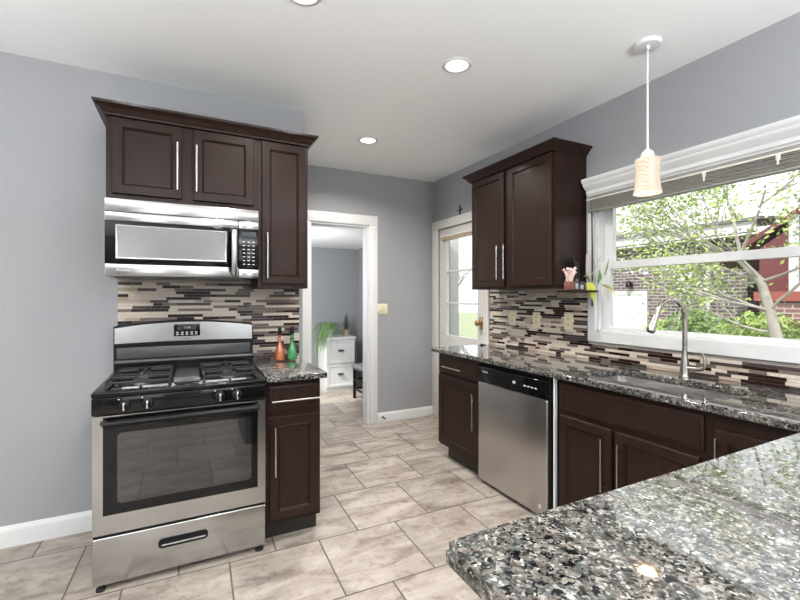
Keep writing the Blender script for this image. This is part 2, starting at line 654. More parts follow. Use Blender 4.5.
# stove wall with its return
struct(MB().grid([XL - .15, CX - .12, CX], [YS, YS + .12, YF + .12], [0, ZC],
                 lambda x, y, z: y < YS + .12 or x > CX - .12).build('wall_left', 'wall_paint', smooth=0), 'grey painted wall behind the gas range')
DX0, DX1, DZ = 1.105, 1.751, 2.135
struct(MB().grid([CX, DX0, DX1, XW], [YF, YF + .12], [0, DZ, ZC],
                 lambda x, y, z: not (DX0 < x < DX1 and z < DZ)).build('wall_far', 'wall_paint', smooth=0), 'grey wall pierced by the white cased doorway')
WY0, WY1, WZ0, WZ1 = .46, 2.02, 1.125, 2.085     # kitchen window hole
BY0, BY1, BZ = 3.275, 4.105, 2.13             # back door hole
struct(MB().grid([XW, XW + .15], [YB - .15, WY0, WY1, BY0, BY1, YF + .12], [0, WZ0, WZ1, BZ, ZC],
                 lambda x, y, z: not (WY0 < y < WY1 and WZ0 < z < WZ1) and not (BY0 < y < BY1 and z < BZ)).build('wall_right', 'wall_paint', smooth=0),
       'grey wall with the window above the sink')
struct(MB().grid([XL, -2.0, -.7, .5, 1.8, XW], [YB - .15, YB], [0, .8, 2.3, ZC],
                 lambda x, y, z: not ((-2.0 < x < -.7 or .5 < x < 1.8) and .8 < z < 2.3)).build('wall_rear', 'wall_paint', smooth=0), 'wall behind the photographer')
struct(MB().grid([XL - .15, XL], [YB - .15, -.35, 1.15, YS + .0], [0, .85, 2.25, ZC],
                 lambda x, y, z: not (-.35 < y < 1.15 and .85 < z < 2.25)).build('wall_side', 'wall_paint', smooth=0), 'side wall behind the photographer')
# hall
struct(MB().box(CX - .12, HX + .12, HY, HY + .15, 0, 2.12).build('wall_hall_far', 'wall_paint', smooth=0), 'grey end wall of the room beyond the doorway')
struct(MB().box(HX, HX + .12, YF + .12, HY, 0, 2.12).build('wall_hall_right', 'wall_paint', smooth=0), 'grey side wall of the room beyond the doorway')
struct(MB().grid([CX - .12, CX - .02], [YF + .12, 4.7, 5.9, HY], [0, .9, 2.0, 2.12],
                 lambda x, y, z: not (4.7 < y < 5.9 and .9 < z < 2.0)).build('wall_hall_left', 'wall_paint', smooth=0), 'hidden side wall of the room beyond the doorway')

# baseboards
BASEP = [(0, 0), (.015, 0), (.015, .085), (.012, .098), (.008, .104), (.006, .112), (0, .115)]
struct(MB().sweep([(XL, YS, 0, -1), (-.40, YS, 0, -1)], BASEP).build('baseboard_left', 'white_trim'), 'white baseboard along the wall beside the range')
struct(MB().sweep([(1.848, YF, 0, -1), (XW, YF, 0, -1)], [(o, z * .90) for o, z in BASEP]).build('baseboard_far', 'white_trim'), 'white baseboard beside the doorway')
struct(MB().sweep([(HX, HY, 0, -1), (CX, HY, 0, -1)], BASEP).build('baseboard_hall', 'white_trim'), 'white baseboard beyond the doorway')

# doorway trim
m = MB()
m.box(DX1, DX1 + .095, YF - .018, YF - .0002, 0, DZ, .003)
m.box(DX0 - .095, DX0, YF - .018, YF - .0002, 0, DZ, .003)
m.box(DX0 - .095, DX1 + .095, YF - .020, YF - .0002, DZ + .0005, DZ + .105, .003)
m.box(DX1 - .018, DX1, YF + .0002, YF + .135, 0, DZ - .018)
m.box(DX0, DX0 + .018, YF + .0002, YF + .135, 0, DZ - .018)
m.box(DX0, DX1, YF + .0002, YF + .135, DZ - .018, DZ)
struct(m.build('trim_1', 'white_trim'), 'white casing around the doorway')
# casing of a window on the hall's end wall
m = MB()
m.box(1.50, 1.60, HY - .02, HY - .0005, .62, 2.02, .003)
m.box(.9, 1.63, HY - .05, HY - .0005, .58, .62, .004)
struct(m.build('trim_2', 'white_trim'), 'white window casing on the end wall beyond the doorway')

# ------------------------------------------------------------------ mosaic backsplashes
rng = random.Random(7)
TILES = ['tile_cream', 'tile_sand', 'tile_taupe', 'tile_brown', 'tile_mauve']


def mosaic(name, M, a0, a1, z0, top, weights, label):
    """thin strips of stone and glass in rows; top(a) = upper end at place a"""
    m = MB(M)
    m.mi = 5
    # grout bed in two pieces when the top steps down
    steps = [(a0, a1, top((a0 + a1) / 2))] if callable(top) and top(a0 + .01) == top(a1 - .01) else [(a0, SPL, top(a0 + .01)), (SPL, a1, top(a1 - .01))]
    for p0, p1, t in steps:
        m.box(p0, p1, .0005, .0045, z0, t)
    ph, g = .0182, .0018
    z = z0 + .001
    row = 0
    while True:
        ends = []
        if z + ph - g > max(t for _, _, t in steps):
            break
        a_lim0 = a0
        a_lim1 = max([p1 for p0, p1, t in steps if z + ph - g <= t + .001])
        a = a_lim0 - rng.uniform(0, .1)
        while a < a_lim1:
            L = rng.choice((.05, .075, .10, .10, .15, .20))
            s, e = max(a, a_lim0), min(a + L - g, a_lim1)
            if e - s > .006:
                m.mi = rng.choices(range(5), weights)[0]
                m.panel(s, e, z, z + ph - g, [(0, .002), (0, .0075), (.0006, .0082)])
            a += L
        z += ph
        row += 1
    return struct(m.build(name, TILES + ['grout'], smooth=0), label)


SPL = -2.085
mosaic('trim_3', frame(0, YS, 1, 0, 0, -1), -.372, .715, .60, lambda a: 1.47, (32, 7, 22, 26, 14), 'strip mosaic backsplash behind the range')
mosaic('trim_4', frame(XW, 0, 0, -1, -1, 0), -3.186, -.30, .9225, lambda a: 1.428 if a < SPL else 1.048, (30, 20, 14, 24, 12), 'strip mosaic backsplash along the window wall')

# ------------------------------------------------------------------ kitchen window
win = thing('window_1', (XW, 1.24, 1.6), 'white double hung window above the sink', 'window', kind='structure')
cw = .082
m = MB()
m.grid([XW - .024, XW - .0003], [WY0 - cw, WY0, WY1, WY1 + cw - .024], [1.055, 1.125, WZ1],
       lambda x, y, z: not (WY0 < y < WY1 and z > 1.125))
bmesh.ops.bevel(m.bm, geom=[e for e in m.bm.edges if len(e.link_faces) == 2 and e.calc_face_angle(0) > 1], offset=.003, segments=2, affect='EDGES')
m.build('window_casing', 'white_trim', win)
m = MB()                                          # head crown
CP = [(.001, 2.068), (.022, 2.068), (.026, 2.085), (.034, 2.09), (.034, 2.112), (.040, 2.118), (.058, 2.142), (.062, 2.148), (.062, 2.158), (.072, 2.168), (.076, 2.180), (.076, 2.192), (.001, 2.192)]
ya, yb = WY1 + cw - .026, WY0 - cw + .026
k = .20
m.sweep([(XW - .0003, ya + .0, -1, k), (XW - .0003, yb, -1, -k)], CP)
m.build('window_head', 'white_trim', win)
m = MB()
xj = XW + .10
m.box(XW - .002, xj, WY1 - .012, WY1 - .0005, WZ0, WZ1)
m.box(XW - .002, xj, WY0 + .0005, WY0 + .012, WZ0, WZ1)
m.box(XW - .002, xj, WY0, WY1, WZ0 + .0005, WZ0 + .012)
m.box(XW - .002, xj, WY0, WY1, WZ1 - .012, WZ1 - .0005)
m.build('window_jamb', 'white_trim', win)


def sash(name, x, y0, y1, z0, z1, sl, st, sb):
    m = MB()
    m.grid([x, x + .035], [y0, y0 + sl, y1 - sl, y1], [z0, z0 + sb, z1 - st, z1],
           lambda xx, y, z: not (y0 + sl < y < y1 - sl and z0 + sb < z < z1 - st))
    bmesh.ops.bevel(m.bm, geom=[e for e in m.bm.edges if len(e.link_faces) == 2 and e.calc_face_angle(0) > 1], offset=.004, segments=2, affect='EDGES')
    s = m.build(name, 'white_trim', win)
    m = MB()
    m.box(x + .015, x + .019, y0 + sl - .004, y1 - sl + .004, z0 + sb - .004, z1 - st + .004)
    m.build('pane', 'pane_glass', s, smooth=0)


sash('lower_sash', XW + .030, WY0 + .012, WY1 - .012, WZ0 + .0125, 1.607, .062, .048, .022)
sash('upper_sash', XW + .066, WY0 + .012, WY1 - .012, 1.56, WZ1 - .0125, .062, .05, .048)

# raised blind hung in front of the casing
bl = thing('window_blind', (XW - .05, 1.24, 2.02), 'raised grey slatted blind gathered under the head of the sink window', 'blind')
b0, b1 = WY0 - .05, WY1 + .035
MB().box(XW - .062, XW - .027, b0, b1, 2.036, 2.066, .003).build('headrail', 'blind', bl)
m = MB()
for i in range(7):
    zz = 1.970 + i * .0095
    m.box(XW - .066 + (i % 2) * .003, XW - .028, b0 + .004, b1 - .004, zz, zz + .0050)
m.build('slats', 'blind', bl, smooth=0)
MB().box(XW - .064, XW - .028, b0 + .003, b1 - .003, 1.953, 1.968, .003).build('bottom_rail', 'blind', bl)
MB().box(XW - .068, XW - .062, b0, b1, 2.036, 2.046, .002).build('valance_strip', 'blind_rail', bl)
for yy in (1.62, 1.30, .98):
    MB().box(XW - .071, XW - .064, yy - .009, yy + .009, 2.012, 2.042, .002).box(XW - .071, XW - .066, yy - .004, yy + .004, 1.99, 2.013).build('bracket', 'blind_rail', bl)
MB().tube([(XW - .055, b1 - .035, 2.04), (XW - .050, b1 - .035, 1.7), (XW - .050, b1 - .035, 1.30)], .0045, 8).build('wand', 'black_satin', bl)

# ------------------------------------------------------------------ back door
door = thing('door_1', (XW, 3.69, 0), 'white glazed back door with brass knob', 'door', kind='structure')
m = MB()
m.box(XW - .02, XW - .0003, BY1, YF - .0005, 0, BZ, .004)
m.box(XW - .02, XW - .0003, 3.192, BY0, 0, BZ, .004)
m.box(XW - .022, XW - .0003, 3.192, YF - .0005, BZ + .0005, BZ + .095, .004)
m.build('door_casing', 'cream_trim', door)
GY0, GY1, GZ0, GZ1 = 3.402, 3.974, .945, 2.0
m = MB()
m.grid([XW + .014, XW + .058], [BY0 + .003, GY0, GY1, BY1 - .003], [.012, .25, .80, GZ0, GZ1, BZ - .004],
       lambda x, y, z: not (GY0 < y < GY1 and GZ0 < z < GZ1))
leaf = m.build('door_leaf', 'cream_trim', door, smooth=0)
m = MB()
for i in (1, 2):
    zz = GZ0 + (GZ1 - GZ0) * i / 3
    m.box(XW + .018, XW + .052, GY0, GY1, zz - .012, zz + .012, .004)
m.build('muntins', 'white_trim', leaf)
MB().box(XW + .034, XW + .038, GY0 - .003, GY1 + .003, GZ0 - .003, GZ1 + .003).build('pane', 'pane_glass', leaf, smooth=0)
m = MB(frame(XW + .014, 3.338, 0, -1, -1, 0))
m.M = m.M @ Matrix.Translation((0, 0, 1.11)) @ Matrix.Rotation(R(-90), 4, 'X')
m.lathe([(.034, 0), (.034, .005), (.028, .009), (.012, .011), (.011, .03), (.022, .036), (.030, .048), (.029, .060), (.02, .068), (.001, .070)], seg=24)
m.build('knob', 'brass', door)
m = MB()
m.box(XW + .004, XW + .014, 3.315, 3.361, 1.05, 1.17, .003)
m.build('knob_plate', 'brass', door)
db = thing('door_blind', (XW, 3.69, 2.0), 'cream rolled blind rod above the back door glass', 'blind')
MB().tube([(XW - .012, 3.40, 2.035), (XW - .012, 4.04, 2.035)], .016, 14).build('roll', 'blind_rail', db)
for y in (3.99, 3.94, 3.6, 3.46):
    MB().box(XW - .024, XW + .012, y - .007, y + .007, 1.998, 2.024, .002).build('clip', 'wood_pale', db)
MB().box(XW - .004, XW + .002, 3.41, 4.03, 2.0, 2.022).build('slat', 'wood_pale', db)

cr = MB()
cr.box(XW - .012, XW - .0004, 3.668, 3.684, BZ + .096, BZ + .19, .003)
cr.box(XW - .012, XW - .0004, 3.642, 3.710, BZ + .143, BZ + .157, .003)
for dy, dz in ((0, .192), (-.036, .150), (.036, .150)):
    cr.lathe([(.001, -.009), (.008, -.006), (.010, 0), (.008, .006), (.001, .009)], (XW - .008, 3.676 + dy, BZ + dz), 10)
tag(cr.build('wall_cross', 'ornament'), 'small dark metal cross standing above the back door casing', 'ornament')

# ------------------------------------------------------------------ cabinet parts
DOORP = lambda d0, d1, w=.046: [(0, d0), (0, d1 - .003), (.0025, d1), (w, d1), (w + .003, d1 - .005), (w + .007, d1 - .0035), (w + .011, d1 - .010)]
SLABP = lambda d0, d1: [(0, d0), (0, d1 - .008), (.004, d1 - .006), (.011, d1 - .0045), (.015, d1 - .0005), (.022, d1)]


def pull(name, M, a0, c0, a1, c1, d, parent, mat='nickel'):
    """bar pull from (a0, c0) to (a1, c1) standing on surface depth d"""
    m = MB(M)
    h = d + .032
    m.cyl((a0, h, c0), (a1, h, c1), .006, seg=14)
    for t in (.14, .86):
        a, c = a0 + (a1 - a0) * t, c0 + (c1 - c0) * t
        m.cyl((a, d, c), (a, h, c), .0045, seg=10)
    return m.build(name, mat, parent)


def cdoor(M, root, a0, a1, c0, c1, d0, d1, hp=None, name='door', prof=None):
    m = MB(M)
    m.panel(a0, a1, c0, c1, (prof or DOORP)(d0, d1))
    o = m.build(name, 'wood', root, smooth=25)
    if hp:
        pull('handle', M, *hp, d1, o)
    return o


# -- wall cabinets over the range
yb, yd = 2.695, 2.675
t = thing('wall_cabinet', (0, 2.86, 1.885), 'dark wood two door wall cabinet above the microwave', 'cabinet')
MB().box(-.384, .3845, yb, YS - .0005, 1.885, 2.325).build('body', 'wood', t)
cdoor(FL, t, -.356, -.026, 1.916, 2.318, -yb, -yd, (-.048, 1.958, -.048, 2.222))
cdoor(FL, t, .030, .360, 1.916, 2.318, -yb, -yd, (.048, 1.958, .048, 2.222))
t = thing('wall_cabinet', (.54, 2.86, 1.42), 'tall narrow dark wood wall cabinet beside the microwave', 'cabinet')
MB().box(.3855, .692, yb, YS - .0005, 1.42, 2.325).build('body', 'wood', t)
cdoor(FL, t, .407, .676, 1.447, 2.318, -yb, -yd, (.436, 1.478, .436, 1.756))
CROWN = [(0, 0), (.006, 0), (.009, .010), (.016, .014), (.021, .024), (.038, .041), (.046, .045), (.050, .049), (.053, .060), (0, .060)]
m = MB()
m.sweep([(-.384, YS - .001, -1, 0), (-.384, yd + .002, -1, -1), (.692, yd + .002, 1, -1), (.692, YS - .001, 1, 0)], [(o, 2.325 + z) for o, z in CROWN])
m.box(-.383, .691, yd + .003, YS - .001, 2.3252, 2.384)
tag(m.build('crown_moulding', 'wood', smooth=25), 'dark stepped crown moulding topping both cabinets above the range', 'moulding')

# -- wall cabinet by the window
xb, xd = 2.256, 2.236
t = thing('wall_cabinet', (2.41, 2.6, 1.43), 'dark wood two door wall cabinet between back door and sink window', 'cabinet')
MB().box(xb, XW - .0005, 2.108, 3.060, 1.43, 2.372).build('body', 'wood', t)
cdoor(FR, t, -3.036, -2.622, 1.447, 2.364, -xb, -xd, (-2.668, 1.505, -2.668, 1.775))
cdoor(FR, t, -2.566, -2.130, 1.447, 2.364, -xb, -xd, (-2.586, 1.505, -2.586, 1.775))
m = MB()
m.sweep([(XW - .001, 3.060, 0, 1), (xd + .002, 3.060, -1, 1), (xd + .002, 2.108, -1, -1), (XW - .001, 2.108, 0, -1)], [(o, 2.372 + z) for o, z in CROWN])
m.box(xd + .003, XW - .001, 2.109, 3.059, 2.3722, 2.431)
m.build('crown', 'wood', t, smooth=25)

# -- base cabinet beside the range
t = thing('base_cabinet', (.54, 2.7, 0), 'narrow dark wood base cabinet with one drawer beside the range', 'cabinet')
MB().box(.386, .694, 2.42, YS - .001, .102, .898).build('body', 'wood', t)
MB().box(.388, .686, 2.475, YS - .002, 0, .1015).build('toe_kick', 'wood_dark', t)
cdoor(FL, t, .405, .678, .728, .865, -2.42, -2.40, (.413, .790, .677, .790), 'drawer', SLABP)
cdoor(FL, t, .405, .678, .125, .695, -2.42, -2.40, (.433, .38, .433, .65))
m = MB()
m.box(.3835, .722, 2.362, YS - .0005, .8985, .932, .006, 3)
tag(m.build('countertop', 'granite'), 'short piece of speckled granite counter beside the gas range', 'countertop')

# -- base cabinets along the window wall
ZT = .922
xb, xd = 1.955, 1.935
t = thing('base_cabinet', (2.25, 2.83, 0), 'dark wood base cabinet with drawer and door next to the back door', 'cabinet')
MB().box(xb, XW - .001, 2.545, 3.120, .105, ZT - .034).build('body', 'wood', t)
MB().box(1.995, XW - .002, 2.547, 3.04, 0, .1045).build('toe_kick', 'wood_dark', t)
cdoor(FR, t, -3.105, -2.556, .725, .868, -xb, -xd, (-3.0, .785, -2.73, .785), 'drawer', SLABP)
cdoor(FR, t, -3.105, -2.556, .125, .700, -xb, -xd, (-2.583, .36, -2.583, .64))
t = thing('base_cabinet', (2.25, 1.4, 0), 'dark wood sink base cabinet with two doors under the sink', 'cabinet')
MB().grid([xb, xb + .02, XW - .001], [.9775, .988, 1.788, 1.801], [.105, .125, ZT - .034],
          lambda x, y, z: x < xb + .02 or y < .988 or y > 1.788 or z < .125).build('body', 'wood', t, smooth=0)
MB().box(2.005, XW - .002, .980, 1.799, 0, .1045).build('toe_kick', 'wood_dark', t)
cdoor(FR, t, -1.783, -1.014, .712, .862, -xb, -xd, None, 'false_drawer', SLABP)
cdoor(FR, t, -1.783, -1.444, .125, .682, -xb, -xd, (-1.480, .36, -1.480, .635))
cdoor(FR, t, -1.420, -1.030, .125, .682, -xb, -xd, (-1.386, .36, -1.386, .635))
t = thing('base_cabinet', (2.25, .8, 0), 'dark wood corner base cabinet where the sink run meets the peninsula', 'cabinet')
MB().box(xb, XW - .001, .605, .976, .105, ZT - .034).build('body', 'wood', t)
MB().box(2.005, XW - .002, .606, .975, 0, .1045).build('toe_kick', 'wood_dark', t)
cdoor(FR, t, -.968, -.640, .125, .822, -xb, -xd, (-.950, .53, -.950, .795))
t = thing('peninsula_cabinet', (1.2, .25, 0), 'dark wood cabinet carrying the granite peninsula', 'cabinet')
MB().box(.475, 1.953, -.06, .604, .105, ZT - .034).build('body', 'wood', t)
MB().box(.48, 1.95, -.05, .56, 0, .1045).build('toe_kick', 'wood_dark', t)
FP = frame(0, 0, 1, 0, 0, 1)
cdoor(FP, t, .50, 1.18, .125, .86, .604, .624)
cdoor(FP, t, 1.20, 1.88, .125, .86, .604, .624)

# -- worktop: window run + peninsula, with the sink opening
m = MB()
SX0, SX1, SY0, SY1 = 2.035, 2.375, 1.0, 1.71
cxs = [.408, 1.915, SX0, SX1, XW - .0005]
cys = [-.10, .650, SY0, SY1, 3.19]


def ctop(x, y, z):
    if SX0 < x < SX1 and SY0 < y < SY1:
        return False
    return x > 1.915 or y < .650


m.grid(cxs, cys, [ZT - .0335, ZT], ctop)
bm = m.bm
bm.edges.ensure_lookup_table()


def vert_edges(test):
    return [e for e in bm.edges if abs(e.verts[0].co.z - e.verts[1].co.z) > .02 and test(e.verts[0].co)]


bmesh.ops.bevel(bm, geom=vert_edges(lambda c: c.x < .43), offset=.02, segments=6, affect='EDGES')
bmesh.ops.bevel(bm, geom=vert_edges(lambda c: SX0 - .01 < c.x < SX1 + .01 and SY0 - .01 < c.y < SY1 + .01), offset=.035, segments=6, affect='EDGES')
bmesh.ops.bevel(bm, geom=[e for e in bm.edges if len(e.link_faces) == 2 and e.calc_face_angle(0) > 1.2 and abs(e.verts[0].co.z - e.verts[1].co.z) < .001], offset=.006, segments=3, affect='EDGES')
tag(m.build('countertop', 'granite', smooth=50), 'long speckled granite worktop holding the sink and turning into the foreground peninsula', 'countertop')


def rrect(x0, x1, y0, y1, r, z, n=6):
    pts = []
    for cx_, cy_, a in ((x1 - r, y1 - r, 0), (x0 + r, y1 - r, 90), (x0 + r, y0 + r, 180), (x1 - r, y0 + r, 270)):
        for i in range(n + 1):
            an = R(a + 90 * i / n)
            pts.append((cx_ + r * cos(an), cy_ + r * sin(an), z))
    return pts


sk = thing('sink', ((SX0 + SX1) / 2, (SY0 + SY1) / 2, .70), 'undermount stainless steel sink sunk in the granite below the window', 'sink')
m = MB()
e = .004
zr = ZT - .0345
m.loft([rrect(SX0 - .008, SX1 + .008, SY0 - .008, SY1 + .008, .05, zr - .002), rrect(SX0 - .008, SX1 + .008, SY0 - .008, SY1 + .008, .05, zr),
        rrect(SX0 + e, SX1 - e, SY0 + e, SY1 - e, .04, zr), rrect(SX0 + e, SX1 - e, SY0 + e, SY1 - e, .04, .735),
        rrect(SX0 + .02, SX1 - .02, SY0 + .02, SY1 - .02, .05, .715), rrect(SX0 + .05, SX1 - .05, SY0 + .05, SY1 - .05, .05, .708)], cap0=False)
m.build('basin', 'sink_metal', sk, recalc=True)
MB().lathe([(.045, 0), (.045, .003), (.03, .004), (.028, .001), (.001, .001)], ((SX0 + SX1) / 2, (SY0 + SY1) / 2, .709), 24).build('drain', 'chrome', sk)

# -- faucet
fx, fy = 2.445, 1.372
fc = thing('faucet', (fx, fy, ZT), 'brushed nickel gooseneck pull down faucet behind the sink', 'faucet')
MB().lathe([(.029, .0002), (.029, .006), (.026, .012), (.0235, .04), (.021, .075), (.018, .10), (.0135, .13), (.0125, .15)], (fx, fy, ZT), 24).build('base', 'faucet_metal', fc)
sxp, syp = 2.235, 1.400
pts = [(fx, fy, ZT + .14), (fx, fy, 1.20), (fx, fy, 1.245)]
cxm, cym = (fx + sxp) / 2, (fy + syp) / 2
for i in range(1, 17):
    a = pi * i / 16 * .93
    pts.append((cxm + (fx - cxm) * cos(a), cym + (fy - cym) * cos(a), 1.245 + .105 * sin(a)))
MB().tube(pts, .0125, 14).build('neck', 'faucet_metal', fc)
q = Vector(pts[-1])
dq = (q - Vector(pts[-2])).normalized()
dq = (dq + Vector((-.15, .02, 0))).normalized()
MB().tube([q - dq * .004, q + dq * .02, q + dq * .055, q + dq * .088, q + dq * .096], [.0135, .015, .0185, .0225, .0205], 18).build('spray_head', 'faucet_metal', fc)
MB().cyl(q + dq * .0955, q + dq * .100, .0185, seg=18).build('spray_nozzle', 'black_satin', fc)
MB().tube([(fx, fy, ZT + .055), (fx + .003, fy - .05, ZT + .052), (fx + .006, fy - .085, ZT + .058), (fx + .008, fy - .098, ZT + .075),
           (fx + .008, fy - .098, ZT + .105), (fx + .006, fy - .088, ZT + .142)], [.014, .0135, .012, .010, .008, .0065], 12).build('handle', 'faucet_metal', fc)

# ------------------------------------------------------------------ dishwasher
dw = thing('dishwasher', (2.2, 2.18, 0), 'stainless dishwasher with black control strip under the granite worktop', 'dishwasher')
a0, a1 = -2.535, -1.862
MB().box(1.965, XW - .05, 1.835, 2.540, .03, ZT - .036).build('tub', 'black_satin', dw)
m = MB(FR)
m.box(a0, a1, -1.965, -1.925, .028, .742, .006, 3)
m.build('door', 'steel_warm', dw)
m = MB(FR)
m.box(a0, a1, -1.965, -1.922, .744, .858, .006, 3)
cp = m.build('control_panel', 'black_gloss', dw)
MB(FR).box(a0 + .25, a0 + .40, -1.923, -1.917, .744, .758, .003).build('latch_lip', 'black_satin', dw)
for i in range(4):
    MB(FR).box(-2.06 + .032 * i, -2.04 + .032 * i, -1.923, -1.9212, .795, .803, .0005).build('button', 'key_white', cp)
MB(FR).box(-2.16, -2.135, -1.923, -1.9212, .795, .812, .0005).build('indicator', 'key_white', cp)
text('Amana', 'logo_text', .022, facing((1.9218, 2.45, .825), -1, 0), 'key_white', cp)
m = MB(FR)
m.box(-1.858, -1.838, -1.955, -1.930, .03, ZT - .036)
m.build('side_frame', 'black_satin', dw)
MB(FR).box(-1.822, -1.812, -1.952, -1.932, .03, ZT - .036).build('mounting_strip', 'white_trim', dw)
MB(FR).box(a0, -1.84, -2.02, -1.99, 0, .029).build('toe_panel', 'black_satin', dw)
m = MB(FR)
m.M = m.M @ Matrix.Translation((-1.925, -1.9248, .085)) @ Matrix.Rotation(R(-90), 4, 'X')
m.lathe([(.014, 0), (.014, .0006), (.010, .0007), (.010, .0003)], seg=20, cap1=False)
m.build('sticker', 'sticker', dw)
MB(FR).box(-1.930, -1.920, -1.9255, -1.9243, .078, .083).build('sticker_mark', 'sticker', dw)

# ------------------------------------------------------------------ gas range
RX0, RX1, RY = -.389, .376, 2.36
st = thing('gas_range', (0, 2.69, 0), 'freestanding stainless gas range with black cooktop and oven window', 'stove')
MB().box(RX0 + .004, RX1 - .004, RY + .045, 3.0, .035, .898).build('body', 'black_satin', st)
# oven door: steel frame with a black glass front
m = MB(FL)
z0, z1 = .262, .812
m.grid([RX0, RX0 + .041, RX1 - .039, RX1], [-RY - .043, -RY], [z0, z0 + .088, z1 - .006, z1],
       lambda x, y, z: not (RX0 + .041 < x < RX1 - .039 and z0 + .088 < z < z1 - .006))
bmesh.ops.bevel(m.bm, geom=[e for e in m.bm.edges if len(e.link_faces) == 2 and e.calc_face_angle(0) > 1], offset=.003, segments=2, affect='EDGES')
od = m.build('oven_door', 'steel', st)
m = MB(FL)
r = [(x, -RY - .001, z) for x, _, z in [(p_[0], 0, p_[1]) for p_ in rrect(RX0 + .0405, RX1 - .0385, z0 + .0875, z1 - .0055, .02, 0)]]
m.loft([[(x, -RY - .02, z) for x, y, z in r], r])
m.build('black_glass', 'black_gloss', od, smooth=30)
m = MB(FL)
r = [(p_[0], p_[1]) for p_ in rrect(-.292, .305, .398, .728, .02, 0)]
m.loft([[(x, -RY - .002, z) for x, z in r], [(x, -RY + .0005, z) for x, z in r]])
m.build('oven_window', 'oven_glass', od, smooth=30)
m = MB(FL)
m.tube([(-.345, -RY + .0, .778), (-.335, -RY + .035, .780), (-.25, -RY + .042, .783), (0, -RY + .046, .785), (.24, -RY + .042, .783), (.325, -RY + .035, .780), (.335, -RY, .778)], .0155, 14, flat=1.0)
m.build('door_handle', 'black_satin', od)
m = MB()
m.tube([(-.27, RY + .075, .455), (.29, RY + .075, .455)], .003, 6)
m.build('oven_rack', 'chrome', od)
# warming drawer
m = MB(FL)
m.box(RX0, RX1, -RY - .045, -RY, .030, .248, .005, 3)
dr = m.build('drawer', 'steel', st)
m = MB(FL)
r0 = [(p_[0], p_[1]) for p_ in rrect(-.125, .095, .142, .188, .018, 0)]
r1 = [(p_[0], p_[1]) for p_ in rrect(-.117, .087, .150, .180, .013, 0)]
m.loft([[(x, -RY - .001, z) for x, z in r0], [(x, -RY + .004, z) for x, z in r0], [(x, -RY + .004, z) for x, z in r1], [(x, -RY + .001, z) for x, z in r1]])
dh = m.build('drawer_handle', 'black_satin', dr, smooth=30)
MB(FL).tube([(-.11, -RY + .006, .158), (.08, -RY + .006, .158)], .0055, 8).build('grip', 'steel', dh)
MB(FL).box(RX0 + .002, RX1 - .002, -RY - .04, -RY - .01, .249, .261).build('drawer_gap', 'black_satin', st)
# control panel and knobs
m = MB(FL)
m.box(RX0 - .002, RX1 + .002, -RY - .06, -RY + .012, .818, .899, .006, 3)
cp = m.build('control_panel', 'black_gloss', st)
for x in (-.262, -.168, .150, .232):
    k_ = MB(FL)
    k_.M = k_.M @ Matrix.Translation((x, -RY + .012, .857)) @ Matrix.Rotation(R(-90), 4, 'X')
    k_.lathe([(.024, 0), (.024, .006), (.0195, .010), (.018, .022), (.012, .025), (.001, .025)], seg=24)
    kn = k_.build('knob', 'black_satin', st)
    MB(FL).box(x - .0045, x + .0045, -RY + .034, -RY + .047, .838, .876, .003).build('grip', 'chrome', kn)
    MB(FL).box(x - .026, x - .020, -RY + .0115, -RY + .0125, .884, .889).build('marking', 'key_white', kn)
# cooktop
m = MB()
m.box(RX0 - .003, RX1 + .003, RY - .018, 2.935, .8995, .926, .008, 3)
ct = m.build('cooktop', 'black_gloss', st)
for gx0, gx1 in ((-.345, -.078), (.078, .345)):
    m = MB()
    zg = .956
    gy0, gy1 = 2.425, 2.885
    for a in ((gx0, gy0, gx1, gy0), (gx0, gy1, gx1, gy1), (gx0, gy0, gx0, gy1), (gx1, gy0, gx1, gy1), (gx0, (gy0 + gy1) / 2, gx1, (gy0 + gy1) / 2)):
        m.box(min(a[0], a[2]) - .005, max(a[0], a[2]) + .005, min(a[1], a[3]) - .005, max(a[1], a[3]) + .005, zg - .010, zg, .002)
    gm = (gx0 + gx1) / 2
    for cy_ in (gy0 + .115, gy1 - .115):
        for s_ in (-1, 1):
            m.box(gm + s_ * .03, gm + s_ * .13, cy_ - .004, cy_ + .004, zg - .009, zg + .006, .002)
            m.box(gm - .004, gm + .004, cy_ + s_ * .03, cy_ + s_ * .113, zg - .009, zg + .006, .002)
    for x in (gx0, gx1):
        for y in (gy0, gy1, (gy0 + gy1) / 2):
            m.box(x - .006, x + .006, y - .006, y + .006, .9255, zg - .005)
    m.build('grate', 'black_iron', ct)
    for cy_ in (gy0 + .115, gy1 - .115):
        b_ = MB().lathe([(.052, 0), (.052, .004), (.036, .008), (.034, .014)], (gm, cy_, .9258), 28).build('burner', 'nickel', ct)
        MB().lathe([(.033, .0142), (.033, .019), (.028, .021), (.001, .021)], (gm, cy_, .9258), 28).build('burner_cap', 'black_iron', b_)
MB().box(-.062, .062, 2.44, 2.88, .926, .934, .003).build('center_plate', 'grey_enamel', ct)
# backguard
bgz0 = .926
m = MB(FL)


def arch(x, z0_, z1_):
    return z0_ + (z1_ - z0_) * (1 - (x / .385) ** 2)


